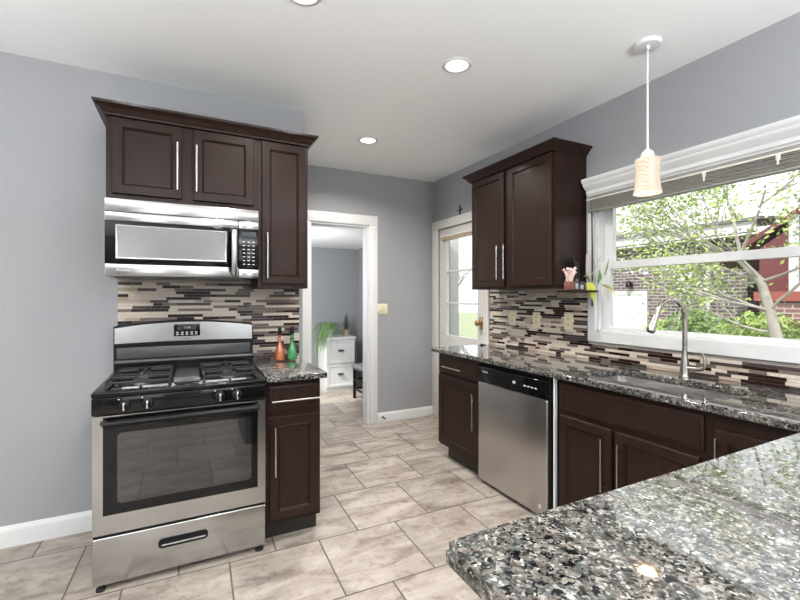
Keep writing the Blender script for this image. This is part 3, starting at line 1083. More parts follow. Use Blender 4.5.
n = 16
xs = [-.381 + .768 * i / n for i in range(n + 1)]
prof_top = [(x, arch(x - .003, 1.192, 1.222)) for x in xs]
outl = [(xs[0], bgz0)] + [(x, z) for x, z in prof_top] + [(xs[-1], bgz0)]
m.loft([[(x, -3.01, z) for x, z in outl], [(x, -2.93, z) for x, z in outl]])
bg = m.build('backguard', 'black_satin', st, smooth=30)
m = MB(FL)
top_ = [(x * .985 + .0, z - .010) for x, z in prof_top]
bot_ = [(x * .985, 1.092 + .006 * (1 - (x / .385) ** 2)) for x in xs][::-1]
out2 = top_ + bot_
m.loft([[(x, -2.94, z) for x, z in out2], [(x, -2.924, z) for x, z in out2]])
pn = m.build('backguard_panel', 'steel', bg, smooth=30)
m = MB(FL)
m.box(-.072, .072, -2.926, -2.922, 1.125, 1.198, .004)
dp = m.build('display', 'black_gloss', pn)
for i in range(5):
    for j in range(2):
        MB(FL).box(-.060 + .026 * i, -.046 + .026 * i, -2.923, -2.9212, 1.133 + .012 * j, 1.139 + .012 * j).build('button', 'key_white', dp)
MB(FL).box(-.035, .035, -2.923, -2.9212, 1.165, 1.188).build('clock_screen', 'display_glass', dp)
text('12:00', 'clock_digits', .018, facing((0, 2.9208, 1.1765), 0, -1), 'key_white', dp)
text('Amana', 'logo_text', .018, facing((0, 2.9236, 1.109), 0, -1), 'black_satin', pn)
m = MB(FL)
m.tube([(-.375, -2.915, .985), (.378, -2.915, .985)], .012, 10)
m.build('backguard_rail', 'grey_enamel', bg)
MB(FL).box(-.366, .368, -2.93, -2.924, 1.002, 1.068, .003).build('vent_panel', 'grey_enamel', bg)
for x, y in ((RX0 + .03, RY + .022), (RX1 - .03, RY + .022), (RX0 + .03, 2.95), (RX1 - .03, 2.95)):
    MB().lathe([(.020, 0), (.020, .012), (.010, .016), (.010, .036)], (x, y, 0), 14).build('foot', 'rubber', st)

# ------------------------------------------------------------------ microwave
mw = thing('microwave', (0, 2.83, 1.475), 'stainless over the range microwave with vertical bar handle', 'microwave')
MX, MY = .381, 2.632
MB().box(-MX, MX, MY + .022, YS - .0005, 1.478, 1.880).build('body', 'black_satin', mw)
MB(FL).box(-MX, MX, -MY - .022, -MY, 1.812, 1.880, .003).build('vent_panel', 'steel', mw)
MB(FL).box(-MX, .268, -MY - .0215, -MY, 1.764, 1.810, .003).build('door_rail', 'steel', mw)
MB(FL).box(.270, MX, -MY - .0215, -MY, 1.764, 1.810, .003).build('panel_rail', 'steel', mw)
MB(FL).box(-MX, .268, -MY - .0215, -MY, 1.476, 1.538, .003).build('door_strip', 'steel', mw)
text('Amana', 'logo_text', .022, facing((-.30, MY - .0003, 1.507), 0, -1), 'key_white', mw)
MB(FL).box(.270, MX, -MY - .0215, -MY, 1.476, 1.528, .003).build('panel_strip', 'steel', mw)
dm = MB(FL).box(-MX, .268, -MY - .0215, -MY - .001, 1.539, 1.763, .002).build('door', 'black_gloss', mw)
m = MB(FL)
m.panel(-.333, .203, 1.567, 1.743, [(0, -MY - .003), (0, -MY + .001), (.005, -MY + .001), (.007, -MY - .0005)])
m.build('window_frame', 'steel', dm)
MB(FL).box(-.325, .195, -MY - .003, -MY + .0003, 1.575, 1.735).build('window', 'mw_glass', dm)
m = MB(FL)
m.tube([(.243, -MY - .001, 1.752), (.243, -MY + .028, 1.748), (.243, -MY + .040, 1.70), (.243, -MY + .044, 1.62), (.243, -MY + .040, 1.54), (.243, -MY + .028, 1.498), (.243, -MY - .001, 1.492)], .0165, 14, flat=.55)
m.build('handle', 'nickel', dm)
cpn = MB(FL).box(.270, MX, -MY - .0215, -MY - .0008, 1.529, 1.763, .002).build('control_panel', 'black_gloss', mw)
MB(FL).box(.285, .366, -MY - .002, -MY + .0002, 1.722, 1.748).build('display', 'display_glass', cpn)
m = MB(FL)
for i in range(3):
    for j in range(7):
        m.box(.291 + .027 * i, .305 + .027 * i, -MY - .002, -MY + .0002, 1.555 + .022 * j, 1.5595 + .022 * j)
m.build('keypad', 'key_white', cpn, smooth=0)
MB().box(-.30, .30, MY + .05, 2.98, 1.470, 1.478).build('grease_filter', 'grey_enamel', mw)

# ------------------------------------------------------------------ bottles on the short counter
for x, y, g_, lab in ((.566, 2.955, 'glass_amber', 'amber orange glass bottle with dark stopper on the short granite counter'),
                      (.650, 2.955, 'glass_green', 'green glass bottle with dark stopper on the short granite counter')):
    b_ = thing('glass_bottle', (x, y, .932), lab, 'bottle', 'decorative bottles beside the range')
    MB().lathe([(.026, .0005), (.034, .004), (.036, .015), (.031, .055), (.020, .095), (.0115, .125), (.010, .165), (.013, .168), (.013, .176), (.009, .177)], (x, y, .932), 24).build('bottle_body', g_, b_)
    MB().lathe([(.013, .1772), (.014, .196), (.011, .208), (.012, .222), (.008, .228), (.001, .229)], (x, y, .932), 16).build('stopper', 'black_satin', b_)
    MB().lathe([(.0145, .140), (.0185, .146), (.0145, .152)], (x, y, .932), 16, False, False).build('neck_ring', 'pot_rose' if g_ == 'glass_amber' else 'plant_dark', b_)

# ------------------------------------------------------------------ switch and outlets
sw = thing('light_switch', (1.895, YF, 1.235), 'almond two gang light switch on the grey wall beside the doorway', 'switch')
MB().box(1.852, 1.968, YF - .007, YF - .0003, 1.176, 1.292, .003).build('plate', 'almond', sw)
for x in (1.885, 1.935):
    MB().box(x - .012, x + .012, YF - .012, YF - .0068, 1.205, 1.263, .002).build('rocker', 'almond', sw)
for y, lab in ((2.868, 'almond wall outlet in the backsplash nearest the back door'), (2.583, 'almond wall outlet in the backsplash, middle one of three'),
               (2.258, 'almond wall outlet in the backsplash nearest the sink window')):
    o_ = thing('wall_outlet', (XW - .009, y, 1.18), lab, 'outlet', 'outlets in the window wall backsplash')
    MB(FR).box(-y - .042, -y + .042, -XW + .0084, -XW + .014, 1.118, 1.242, .003).build('plate', 'almond', o_)
    for z in (1.158, 1.202):
        s_ = MB(FR).box(-y - .017, -y + .017, -XW + .0138, -XW + .0165, z - .016, z + .016, .004).build('socket', 'almond', o_)
        MB(FR).box(-y - .008, -y - .005, -XW + .016, -XW + .0168, z - .006, z + .006).box(-y + .005, -y + .008, -XW + .016, -XW + .0168, z - .006, z + .006).build('slots', 'black_satin', s_)
m = MB()
m.lathe([(.012, 0), (.012, .003), (.006, .005), (.005, .05), (.009, .052), (.009, .064), (.001, .066)], seg=12)
m.M = Matrix.Translation((1.905, YF - .0155, .055)) @ Matrix.Rotation(R(90), 4, 'X')
tag(m.build('door_stop', 'ornament'), 'small dark spring door stop on the baseboard beside the doorway', 'door stop')
kh = thing('key_ring', (2.44, 3.13, ZT), 'small dark key ring lying at the worktop end by the back door', 'keys')
m = MB()
m.tube([(2.44 + .018 * cos(2 * pi * i / 16), 3.13 + .018 * sin(2 * pi * i / 16), ZT + .004) for i in range(17)], .003, 6)
m.build('ring', 'ornament', kh)
m = MB()
m.box(2.40, 2.43, 3.12, 3.135, ZT + .0003, ZT + .014, .003).box(2.385, 2.402, 3.123, 3.131, ZT + .002, ZT + .006)
m.build('key', 'ornament', kh)

# ------------------------------------------------------------------ lamps
def can_light(x, y, label, power=9):
    c = thing('recessed_light', (x, y, ZC), label, 'light', 'recessed ceiling lights')
    m = MB()
    m.lathe([(.062, -.002), (.066, -.008), (.080, -.006), (.086, -.0004), (.062, -.0003)], (x, y, ZC), 36, False, False)
    m.build('trim_ring', 'white_trim', c)
    MB().lathe([(.063, -.0035), (.05, -.006), (.001, -.007)], (x, y, ZC), 32, False, True).build('diffuser', 'lamp_diffuser', c)
    light('bulb', 'AREA', (x, y, ZC - .012), (0, 0, 0), power, (1.0, .95, .88), c, shape='DISK', size=.12, spread=R(150))


can_light(1.387, 2.025, 'recessed ceiling light nearer the camera, in front of the back one', 10)
can_light(1.373, 3.33, 'recessed ceiling light near the doorway, the smaller far one', 17)
can_light(.455, 1.845, 'recessed ceiling light cut by the top edge of the photo')
can_light(.4, -.6, 'added recessed fill light unseen behind the camera, inner')  # this and the next two are added out of view for even light
can_light(-1.4, -.6, 'added recessed fill light unseen behind the camera, outer')
can_light(-1.4, 1.4, 'added recessed fill light out of frame beside the range')

for (bx_, by_, bz_, be_), lab in zip(FILL_BOWLS, ('added white bowl of the fill uplight behind the camera', 'added white bowl of the fill uplight behind the peninsula', 'added white bowl of the fill uplight out of frame near the range')):
    t = thing('fill_bowl', (bx_, by_, ZC), lab, 'lamp')  # unseen bowl added around each upward fill light
    MB().lathe([(.001, -.06), (.10, -.05), (.18, -.01), (.21, .03), (.205, .032), (.175, -.002), (.10, -.04), (.001, -.05)], (bx_, by_, bz_), 32).build('bowl', 'white_trim', t)
    MB().cyl((bx_, by_, bz_ - .05), (bx_, by_, ZC - .02), .006, seg=10).build('rod', 'white_trim', t)
    MB().lathe([(.06, -.0004), (.06, -.015), (.001, -.02)], (bx_, by_, ZC), 24).build('canopy', 'white_trim', t)
px, py = 2.163, 1.400
pl = thing('pendant_lamp', (px, py, ZC), 'white pendant lamp with lit flared glass shade above the sink', 'lamp')
MB().lathe([(.066, -.0004), (.066, -.012), (.060, -.020), (.02, -.024), (.001, -.0245)], (px, py, ZC), 36).build('canopy', 'white_trim', pl)
MB().lathe([(.008, -.022), (.010, -.03), (.009, -.042), (.002, -.045)], (px - .012, py - .01, ZC), 12).build('finial', 'white_trim', pl)
MB().cyl((px, py, ZC - .022), (px, py, 2.14), .0055, seg=12).build('rod', 'white_trim', pl)
MB().lathe([(.008, 2.146), (.012, 2.140), (.026, 2.128), (.033, 2.112), (.035, 2.092), (.02, 2.088)], (px, py, 0), 28).build('socket_cup', 'white_trim', pl)
m = MB()
m.lathe([(.030, 2.0905), (.058, 2.090), (.060, 2.082), (.0565, 2.03), (.0575, 1.98), (.062, 1.935), (.068, 1.909), (.066, 1.909), (.060, 1.935), (.0555, 1.98), (.0545, 2.03), (.057, 2.080), (.030, 2.086)], (px, py, 0), 40, False, False)
m.build('lamp_shade', 'shade_glass', pl)
MB().lathe([(.008, 2.088), (.012, 2.07), (.026, 2.03), (.028, 2.005), (.02, 1.985), (.001, 1.977)], (px, py, 0), 20).build('bulb', 'bulb_glass', pl)
light('lamp_glow', 'POINT', (px, py, 1.95), energy=.8, color=(1, .82, .58), parent=pl, shadow_soft_size=.05)

# ------------------------------------------------------------------ little shelf with trinkets beside the wall cabinet
SZ = 1.412
tag(MB().box(2.262, 2.53, 1.985, 2.1065, SZ - .014, SZ, .002).build('display_shelf', 'wood'), 'thin dark shelf beside the wall cabinet holding small trinkets', 'shelf')
x, y = 2.303, 2.030
t = thing('terracotta_planter', (x, y, SZ), 'small square red brown planter of pink coral shapes on the trinket shelf', 'planter')
MB().box(x - .027, x + .027, y - .026, y + .026, SZ + .0003, SZ + .058, .003).build('pot', 'terracotta', t)
m = MB()
rr = random.Random(3)
for i in range(18):
    a, h_ = rr.uniform(0, 2 * pi), rr.uniform(.05, .115)
    bx, by = x + rr.uniform(-.018, .018), y + rr.uniform(-.016, .016)
    m.tube([(bx, by, SZ + .056), (bx + .012 * cos(a), by + .012 * sin(a), SZ + .06 + h_ * .5), (bx + .03 * cos(a), by + .02 * sin(a), SZ + .06 + h_ * .8), (bx + .042 * cos(a), by + .026 * sin(a), SZ + .06 + h_ * .7)], [.006, .006, .007, .004], 7)
m.build('coral', 'pink_coral', t)
for x, y, r_, h_, lab in ((2.374, 2.04, .019, .075, 'taller clear glass jar on the trinket shelf beside the planter'), (2.425, 2.035, .016, .06, 'smaller clear glass jar on the trinket shelf near the plant')):
    t = thing('glass_jar', (x, y, SZ), lab, 'jar', 'glass jars on the trinket shelf')
    MB().lathe([(r_ * .9, .0005), (r_, .004), (r_, h_ * .8), (r_ * .8, h_ * .92), (r_ * .85, h_), (r_ * .75, h_), (r_ * .7, h_ * .9), (r_ * .9, h_ * .78), (r_ * .9, .007), (.001, .006)], (x, y, SZ), 20).build('jar_body', 'jar_glass', t)
    MB().lathe([(r_ * .8, .0075), (r_ * .82, h_ * .6), (.001, h_ * .6)], (x, y, SZ), 16).build('jar_filling', 'pot_white', t)
x, y = 2.400, 2.083
m = MB()
m.tube([(x, y, SZ + .0005), (x, y, SZ + .01)], [.022, .018], 14)
m.tube([(x, y, SZ + .008), (x + .01, y, SZ + .05), (x + .022, y - .002, SZ + .11), (x + .012, y - .003, SZ + .18), (x - .014, y - .004, SZ + .245)], [.013, .020, .024, .017, .003], 10)
m.tube([(x - .004, y, SZ + .008), (x - .03, y + .004, SZ + .10), (x - .07, y + .006, SZ + .19), (x - .10, y + .008, SZ + .235)], [.008, .009, .008, .002], 8)
tag(m.build('horn_sculpture', 'black_satin'), 'black curved horn shaped figurine at the back of the trinket shelf', 'figurine')


def strap(m, pts, w, fold=.25):
    """a leaf: tapered ribbon with a keel along the points"""
    pts = [Vector(p_) for p_ in pts]
    n_ = len(pts)
    rows = []
    for i, p_ in enumerate(pts):
        t_ = (pts[min(i + 1, n_ - 1)] - pts[max(i - 1, 0)]).normalized()
        s_ = t_.cross(Vector((0, 0, 1)))
        s_ = s_.normalized() if s_.length > 1e-3 else Vector((1, 0, 0))
        nrm = s_.cross(t_)
        u_ = i / (n_ - 1)
        ww = w * max(.06, sin(pi * min(1, .12 + .88 * u_)) ** .7)
        rows.append([m.bm.verts.new(p_ - s_ * ww + nrm * ww * fold), m.bm.verts.new(p_), m.bm.verts.new(p_ + s_ * ww + nrm * ww * fold)])
    for a, b in zip(rows, rows[1:]):
        for i in range(2):
            m._face([a[i], a[i + 1], b[i + 1], b[i]])


x, y = 2.485, 2.035
t = thing('trailing_plant', (x, y, SZ), 'small cut plant with drooping yellow green leaves at the shelf end', 'plant')
MB().lathe([(.014, .0005), (.018, .004), (.020, .05), (.017, .052), (.001, .045)], (x, y, SZ), 18).build('pot', 'pot_rose', t)
m = MB()
m.tube([(x, y, SZ + .04), (x - .004, y, SZ + .12), (x - .006, y, SZ + .20), (x + .002, y, SZ + .25)], [.007, .011, .009, .012], 7)
m.tube([(x, y, SZ + .05), (x + .03, y - .03, SZ + .15), (x + .05, y - .07, SZ + .24)], .003, 5)
m.tube([(x, y, SZ + .05), (x + .03, y - .05, SZ + .07), (x + .04, y - .10, SZ + .03), (x + .03, y - .16, SZ + .01)], .003, 5)
m.build('stems', 'bark_pale', t)
m = MB()
strap(m, [(x + .004, y - .02, SZ + .05), (x, y - .028, SZ + .01), (x, y - .038, SZ - .05), (x + .004, y - .052, SZ - .10)], .030)
strap(m, [(x - .012, y - .02, SZ + .05), (x - .03, y - .03, SZ + .0), (x - .012, y - .04, SZ - .07)], .024)
strap(m, [(x + .03, y - .08, SZ + .03), (x + .035, y - .12, SZ + .02), (x + .03, y - .19, SZ - .03)], .028)
strap(m, [(x + .03, y - .06, SZ + .04), (x + .035, y - .11, SZ + .035), (x + .03, y - .16, SZ + .02)], .02)
m.build('yellow_leaves', 'plant_yellow', t, recalc=False)
m = MB()
strap(m, [(x + .03, y - .06, SZ + .04), (x + .035, y - .075, SZ + .09), (x + .03, y - .07, SZ + .14)], .022)
strap(m, [(x + .04, y - .11, SZ + .10), (x + .045, y - .125, SZ + .16), (x + .05, y - .13, SZ + .22)], .022)
strap(m, [(x + .0, y - .01, SZ + .06), (x - .025, y - .01, SZ + .10), (x - .045, y, SZ + .09)], .016)
m.build('green_leaves', 'plant_green', t, recalc=False)

# ------------------------------------------------------------------ room beyond the doorway
fcb = thing('file_cabinet', (1.99, 6.08, 0), 'white two drawer file cabinet seen through the doorway', 'cabinet')
MB().box(1.772, 2.214, 5.885, HY - .02, .0, .742, .003).build('body', 'file_white', fcb)
MB().box(1.760, 2.226, 5.868, HY - .018, .7425, .785, .004).build('cabinet_top', 'file_white', fcb)
for z0, z1 in ((.405, .735), (.065, .390)):
    d_ = cdoor(FL, fcb, 1.782, 2.204, z0, z1, -5.885, -5.866, None, 'drawer', lambda d0, d1: [(0, d0), (0, d1 - .002), (.002, d1), (.035, d1), (.04, d1 - .005)])
    d_.data.materials[0] = MATS['file_white']
    m = MB(FL)
    zc = (z0 + z1) / 2 + .015
    m.box(1.955, 2.031, -5.872, -5.868, zc - .008, zc + .020, .002)
    m.tube([(1.955, -5.868, zc + .012), (1.965, -5.852, zc + .004), (1.993, -5.846, zc), (2.021, -5.852, zc + .004), (2.031, -5.868, zc + .012)], .009, 8)
    m.build('cup_pull', 'ornament', d_)
x, y = 1.845, 6.0
t = thing('spider_plant', (x, y, .785), 'arching green spider plant in a white pot on the file cabinet', 'plant')
MB().lathe([(.05, .0005), (.058, .004), (.075, .11), (.078, .115), (.070, .115), (.001, .10)], (x, y, .785), 24).build('pot', 'pot_white', t)
m = MB()
rr = random.Random(11)
for i in range(80):
    a = rr.uniform(0, 2 * pi)
    L = rr.uniform(.14, .30)
    up = rr.uniform(.04, .12)
    pts = []
    for j in range(6):
        u_ = j / 5
        pts.append((x + cos(a) * (.015 + L * u_), y - .03 + sin(a) * (.015 + L * .7 * u_) * (1 if sin(a) < 0 else .55), .885 + up * sin(pi * min(1, u_ * .8)) * 1.5 - (L * 1.0) * u_ ** 2.2 * rr.uniform(.6, 1.1)))
    strap(m, [q_ if q_[2] > .80 or q_[1] < 5.84 or q_[0] < 1.74 else (q_[0], q_[1], .80) for q_ in pts], .007)
for i in range(16):
    a = rr.uniform(pi * .75, pi * 1.45)
    L = rr.uniform(.20, .30)
    strap(m, [(x + cos(a) * L * u_, 5.95 - .15 * min(1, u_ * 1.3), .89 + .08 * sin(pi * u_ * .7) - .42 * u_ ** 2 * rr.uniform(.7, 1.1)) for u_ in (0, .25, .5, .75, 1)], .0085)
m.build('leaves', 'plant_green', t, recalc=False)
x, y = 2.15, 6.08
t = thing('snake_plant', (x, y, .785), 'small spiky dark plant in a rose brown pot on the file cabinet', 'plant')
MB().lathe([(.042, .0005), (.048, .004), (.056, .085), (.058, .09), (.050, .09), (.001, .08)], (x, y, .785), 20).build('pot', 'pot_rose', t)
m = MB()
for i in range(13):
    a = i * 2.4
    L = .10 + .05 * (i % 4)
    strap(m, [(x + .02 * cos(a), y + .02 * sin(a), .86), (x + .035 * cos(a), y + .035 * sin(a), .87 + L * .5), (x + .07 * cos(a), y + .05 * sin(a), .87 + L)], .012, .5)
m.build('leaves', 'plant_dark', t, recalc=False)
t = thing('bench', (2.2, 5.15, 0), 'low dark framed bench with grey padded seat beyond the doorway', 'bench')
for x in (2.023, 2.375):
    for y in (4.86, 5.386):
        MB().box(x - .017, x + .017, y - .017, y + .017, 0, .385, .002).build('leg', 'black_satin', t)
m = MB()
for z in (.12, .25):
    m.box(2.013, 2.031, 4.87, 5.38, z, z + .022)
    m.box(2.02, 2.38, 5.378, 5.396, z, z + .022)
m.box(2.0, 2.392, 4.84, 5.40, .385, .412)
m.build('rails', 'black_satin', t)
MB().box(1.985, 2.40, 4.83, 5.412, .4125, .462, .014, 3).build('cushion', 'cushion_grey', t)

# ------------------------------------------------------------------ outside
GZ = -.62
struct(MB().box(2.75, 45, -25, 45, GZ - .2, GZ).build('ground', 'grass', smooth=0), 'green lawn outside the window')
gx = 10.4
t = thing('brick_garage', (gx + 2, 8, GZ), 'brown brick garage with white door seen through the sink window', 'building')
MB().box(gx, gx + 3, 4.6, 11.5, GZ, 2.72).build('brick_wall', 'brick_brown', t, smooth=0)
m = MB()
m.box(gx - .35, gx - .30, 4.3, 11.8, 2.66, 2.90)
m.box(gx - .35, gx + .1, 4.3, 11.8, 2.62, 2.68)
m.build('fascia', 'white_paint_out', t, smooth=0)
m = MB()
m.loft([[(gx - .42, 4.2, 2.90), (gx - .42, 11.9, 2.90), (gx + 2.5, 11.9, 3.15), (gx + 2.5, 4.2, 3.15)], [(gx - .42, 4.2, 2.96), (gx - .42, 11.9, 2.96), (gx + 2.5, 11.9, 3.2), (gx + 2.5, 4.2, 3.2)]])
m.build('roof', 'roof_grey', t, smooth=0)
dy0, dy1 = 6.72, 7.74
m = MB()
m.grid([gx - .03, gx - .001], [dy0, dy0 + .09, dy1 - .09, dy1], [GZ + .02, 1.43, 1.53], lambda x, y, z: not (dy0 + .09 < y < dy1 - .09 and z < 1.43))
m.build('door_casing', 'white_paint_out', t, smooth=0)
m = MB()
m.grid([gx - .016, gx - .0005], [dy0 + .09, dy0 + .20, dy1 - .20, dy1 - .09], [GZ + .02, .30, 1.28, 1.43], lambda x, y, z: not (dy0 + .20 < y < dy1 - .20 and .30 < z < 1.28))
gd = m.build('door', 'white_paint_out', t, smooth=0)
m = MB()
for i in (1, 2):
    yy = dy0 + .20 + (dy1 - dy0 - .40) * i / 3
    m.box(gx - .016, gx - .001, yy - .014, yy + .014, .30, 1.28)
m.box(gx - .016, gx - .001, dy0 + .2, dy1 - .2, .77, .80)
m.build('muntins', 'white_paint_out', gd, smooth=0)
MB().box(gx - .010, gx - .006, dy0 + .2, dy1 - .2, .30, 1.28).build('pane', 'pot_white', gd, smooth=0)
MB().lathe([(.05, 0), (.09, .02), (.07, .12), (.02, .17)], (gx - .12, 7.15, 1.62), 14).box(gx - .1, gx - .0005, 7.12, 7.18, 1.68, 1.74).build('wall_lantern', 'black_satin', t)
MB().cyl((gx - .06, 5.30, GZ), (gx - .06, 5.30, 2.66), .045, seg=10).build('downspout', 'white_paint_out', t)

hx = 9.0
t = thing('red_house', (hx + 2, 2, GZ), 'maroon sided house with brick base and white window behind the tree', 'building')
MB().box(hx, hx + 4, -2.5, 3.80, GZ, 1.30).build('brick_base', 'brick_red', t, smooth=0)
MB().box(hx - .06, hx + 4, -2.55, 3.86, 1.30, 1.46).build('sill_band', 'band_red', t, smooth=0)
m = MB()
pk = .78
out = [(3.80, 1.46), (3.80, 2.22), (pk, 2.22 + .707 * (3.80 - pk)), (-2.5, 2.22), (-2.5, 1.46)]
m.loft([[(hx, y, z) for y, z in out], [(hx + 4, y, z) for y, z in out]])
m.build('siding', 'siding_red', t, smooth=0)
m = MB()
for sg in (1, -1):
    e0 = (pk + sg * 3.7, 2.22 - .707 * .42)
    e1 = (pk, 2.22 + .707 * (3.80 - pk))
    m.loft([[(hx - .08, e0[0], e0[1]), (hx - .08, e1[0], e1[1]), (hx - .08, e1[0], e1[1] + .10), (hx - .08, e0[0], e0[1] + .10)],
            [(hx + 4.3, e0[0], e0[1]), (hx + 4.3, e1[0], e1[1]), (hx + 4.3, e1[0], e1[1] + .10), (hx + 4.3, e0[0], e0[1] + .10)]])
m.build('roof', 'siding_red', t, smooth=0)
m = MB()
m.grid([hx - .04, hx - .001], [2.45, 2.56, 3.25, 3.38], [1.46, 1.56, 2.70, 2.82], lambda x, y, z: not (2.56 < y < 3.25 and 1.56 < z < 2.70))
m.box(hx - .035, hx - .002, 2.56, 3.25, 2.10, 2.16)
wf = m.build('window_frame', 'white_paint_out', t, smooth=0)
MB().box(hx - .02, hx - .012, 2.56, 3.25, 1.56, 2.70).build('pane', 'mw_glass', wf, smooth=0)

RT = random.Random(5)


def leaves_mesh(name, mat, centers, parent, size):
    m = MB()
    for c in centers:
        a, b, g_ = RT.uniform(0, 2 * pi), RT.uniform(-.9, .9), RT.uniform(0, 2 * pi)
        s_ = size * RT.uniform(.6, 1.4)
        M = Matrix.Rotation(a, 3, 'Z') @ Matrix.Rotation(b, 3, 'Y') @ Matrix.Rotation(g_, 3, 'X')
        v = [m.bm.verts.new(Vector(c) + M @ Vector(q_)) for q_ in ((-s_, 0, 0), (0, -s_ * .5, s_ * .12), (s_, 0, 0), (0, s_ * .5, s_ * .12))]
        m._face([v[0], v[1], v[2]])
        m._face([v[0], v[2], v[3]])
    return m.build(name, mat, parent, smooth=0, recalc=False)


def branch(m, p0, d, L, r, depth, tips, droop=.0, spread=.7):
    pts = [Vector(p0)]
    dd = Vector(d).normalized()
    n_ = 5
    for i in range(n_):
        dd = (dd + Vector((RT.uniform(-.2, .2), RT.uniform(-.2, .2), RT.uniform(-.15, .18) - droop))).normalized()
        pts.append(pts[-1] + dd * L / n_)
    m.tube(pts, [r * (1 - .45 * i / n_) for i in range(n_ + 1)], 6 if r < .03 else 9)
    if depth == 0:
        tips.extend(pts[2:])
        return
    for i in range(RT.choice((2, 3, 3))):
        k_ = RT.choice((2, 3, 4, 5))
        nd = (dd + Vector((RT.uniform(-1, 1), RT.uniform(-1, 1), RT.uniform(-.4, .9))) * spread).normalized()
        branch(m, pts[k_], nd, L * RT.uniform(.6, .85), r * .55, depth - 1, tips, droop, spread)
    tips.append(pts[-1])


# the tree in front of the window: leaning pale trunk with a branch arching over
t = thing('blossom_tree', (6.3, 2.2, GZ), 'leaning pale trunked tree with lime leaves and white blossom outside the window', 'tree')
m = MB()
tips = []
trunk = [(6.15, 2.18, GZ), (6.15, 2.30, .2), (6.1, 2.38, .75), (6.05, 2.45, 1.2), (6.0, 2.52, 1.55), (5.95, 2.70, 1.8)]
m.tube(trunk, [.085, .07, .06, .052, .045, .036], 10)
for p0, d, L, r_ in (((5.95, 2.70, 1.8), (-.1, .9, .35), 1.0, .026), ((6.0, 2.52, 1.55), (0, .9, -.1), .9, .018), ((6.05, 2.45, 1.2), (-.3, -.5, .6), .9, .018),
                     ((5.95, 2.70, 1.8), (.1, .3, .9), .9, .022), ((5.95, 2.70, 1.8), (-.2, -.4, .8), .9, .02), ((6.0, 2.52, 1.55), (.1, .8, .45), 1.3, .022), ((6.1, 2.38, .95), (-.1, .9, .1), .9, .016),
                     ((5.95, 2.70, 1.8), (.2, .9, .6), 1.3, .024), ((5.95, 2.70, 1.8), (-.2, .6, .5), 1.2, .02)):
    branch(m, p0, d, L, r_, 2, tips)
for p0, d in (((6.0, 2.52, 1.55), (-.4, .1, .5)), ((6.05, 2.45, 1.2), (-.5, .3, .1)), ((6.0, 2.52, 1.55), (-.3, -.7, .2)), ((6.05, 2.45, 1.2), (-.2, .9, .35))):
    branch(m, p0, d, .8, .016, 2, tips)
m.build('trunk', 'bark_pale', t)
cs = []
for p_ in tips:
    for i in range(26):
        cs.append((p_[0] + RT.gauss(0, .18), p_[1] + RT.gauss(0, .2), p_[2] + RT.gauss(0, .17)))
cs = [c for c in cs if c[1] < 4.05 and not (c[1] > 3.3 and c[2] < 1.75)]
leaves_mesh('foliage', 'leaf_lime', cs, t, .026)
cs = [(p_[0] + RT.gauss(0, .1), p_[1] + RT.gauss(0, .1), p_[2] + RT.gauss(0, .1)) for p_ in tips for i in range(9)]
cs = [c for c in cs if c[1] < 4.2 and not (c[1] > 3.3 and c[2] < 1.7)]
leaves_mesh('blossom', 'blossom', cs, t, .024)


def shrub(x, y, rx, ry, h_, n_, mat, label, sz=.05):
    t = thing('shrub', (x, y, GZ), label, 'shrub', 'shrubs in front of the brick walls')
    m = MB()
    tips = []
    for i in range(7):
        a = RT.uniform(0, 2 * pi)
        m.tube([(x, y, GZ), (x + .3 * rx * cos(a), y + .3 * ry * sin(a), GZ + h_ * .5), (x + .7 * rx * cos(a), y + .7 * ry * sin(a), GZ + h_ * .9)], [.025, .018, .008], 6)
    m.build('stems', 'bark_grey', t)
    cs = []
    for i in range(n_):
        while True:
            a, b, c = RT.uniform(-1, 1), RT.uniform(-1, 1), RT.uniform(-1, 1)
            if .25 < a * a + b * b + c * c < 1:
                break
        cs.append((x + a * rx, y + b * ry, GZ + h_ * .55 + c * h_ * .47))
    leaves_mesh('foliage', mat, cs, t, sz)


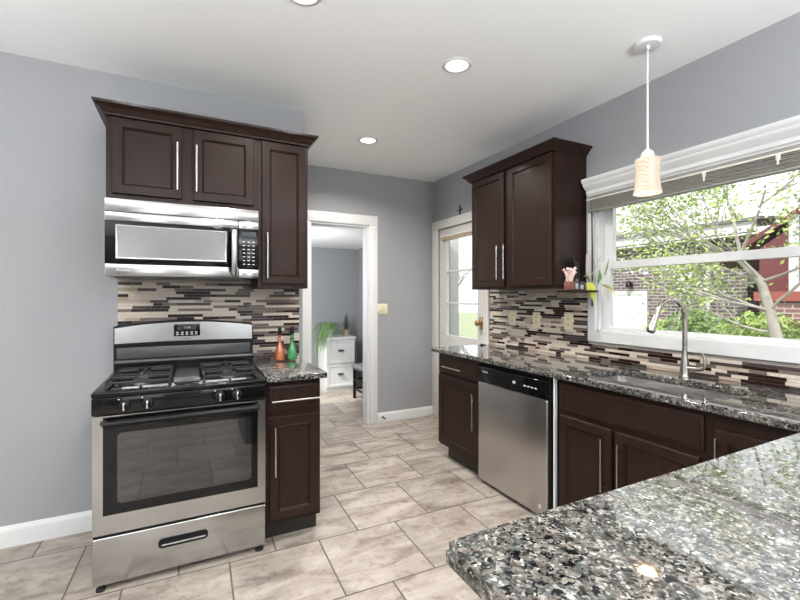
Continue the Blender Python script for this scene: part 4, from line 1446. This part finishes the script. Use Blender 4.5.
shrub(7.3, 3.05, .55, .75, 1.75, 3600, 'leaf_lime', 'lime green shrub at the foot of the leaning tree')
shrub(8.5, 4.55, .6, .75, 1.75, 3400, 'leaf_green', 'mid green shrub in front of the garage corner')
shrub(9.5, 5.75, .5, .5, 1.5, 2000, 'leaf_lime', 'pale green shrub against the brown brick garage')
shrub(7.6, 1.6, .5, .6, 1.5, 1500, 'leaf_green', 'green shrub in front of the red brick base')

TL = iter(('bare grey tree rising behind the garage eave', 'pale budding tree above the garage, next to the bare grey one', 'thick grey trunked tree behind the garage end', 'budding tree behind the red house roof', 'bare tree seen through the back door glass'))
for x, y, h_, r_, nl in ((18.0, 13.4, 3.0, .16, 2), (22.5, 14.4, 3.4, .15, 5), (19.0, 8.8, 3.4, .24, 5), (27.0, 8.0, 3.4, .2, 6), (6.4, 9.6, 2.2, .06, 1)):
    t = thing('background_tree', (x, y, GZ), next(TL), 'tree', 'trees behind the neighbouring buildings')
    m = MB()
    tips = []
    m.tube([(x, y, GZ), (x + .1, y, GZ + h_ * .5), (x, y + .1, GZ + h_)], [r_, r_ * .85, r_ * .7], 10)
    for i in range(5):
        a = RT.uniform(0, 2 * pi)
        branch(m, (x, y + .1 * (i > 1), GZ + h_ * (1 if i > 1 else .85)), (cos(a) * .7, sin(a) * .7, .7), 1.7 if x > 10 else 1.1, r_ * .45, 2, tips, 0, .8)
    m.build('trunk', 'bark_grey', t)
    if nl > 1:
        cs = [(p_[0] + RT.gauss(0, .25), p_[1] + RT.gauss(0, .25), p_[2] + RT.gauss(0, .25)) for p_ in tips for i in range(nl)]
        leaves_mesh('foliage', 'leaf_pale', cs, t, .09)

t = thing('porch_post', (3.3, 5.0, GZ), 'white porch post and rail outside the back door', 'post')
MB().box(3.18, 3.32, 4.80, 4.94, GZ, 3.0, .004).build('post', 'white_paint_out', t)
m = MB()
m.box(3.22, 3.28, 4.94, 7.0, .20, .27)
m.box(3.22, 3.28, 4.94, 7.0, -.40, -.34)
m.build('rail', 'white_paint_out', t)
for i in range(14):
    MB().box(3.235, 3.265, 5.05 + .14 * i, 5.08 + .14 * i, -.34, .20).build('baluster', 'white_paint_out', t)
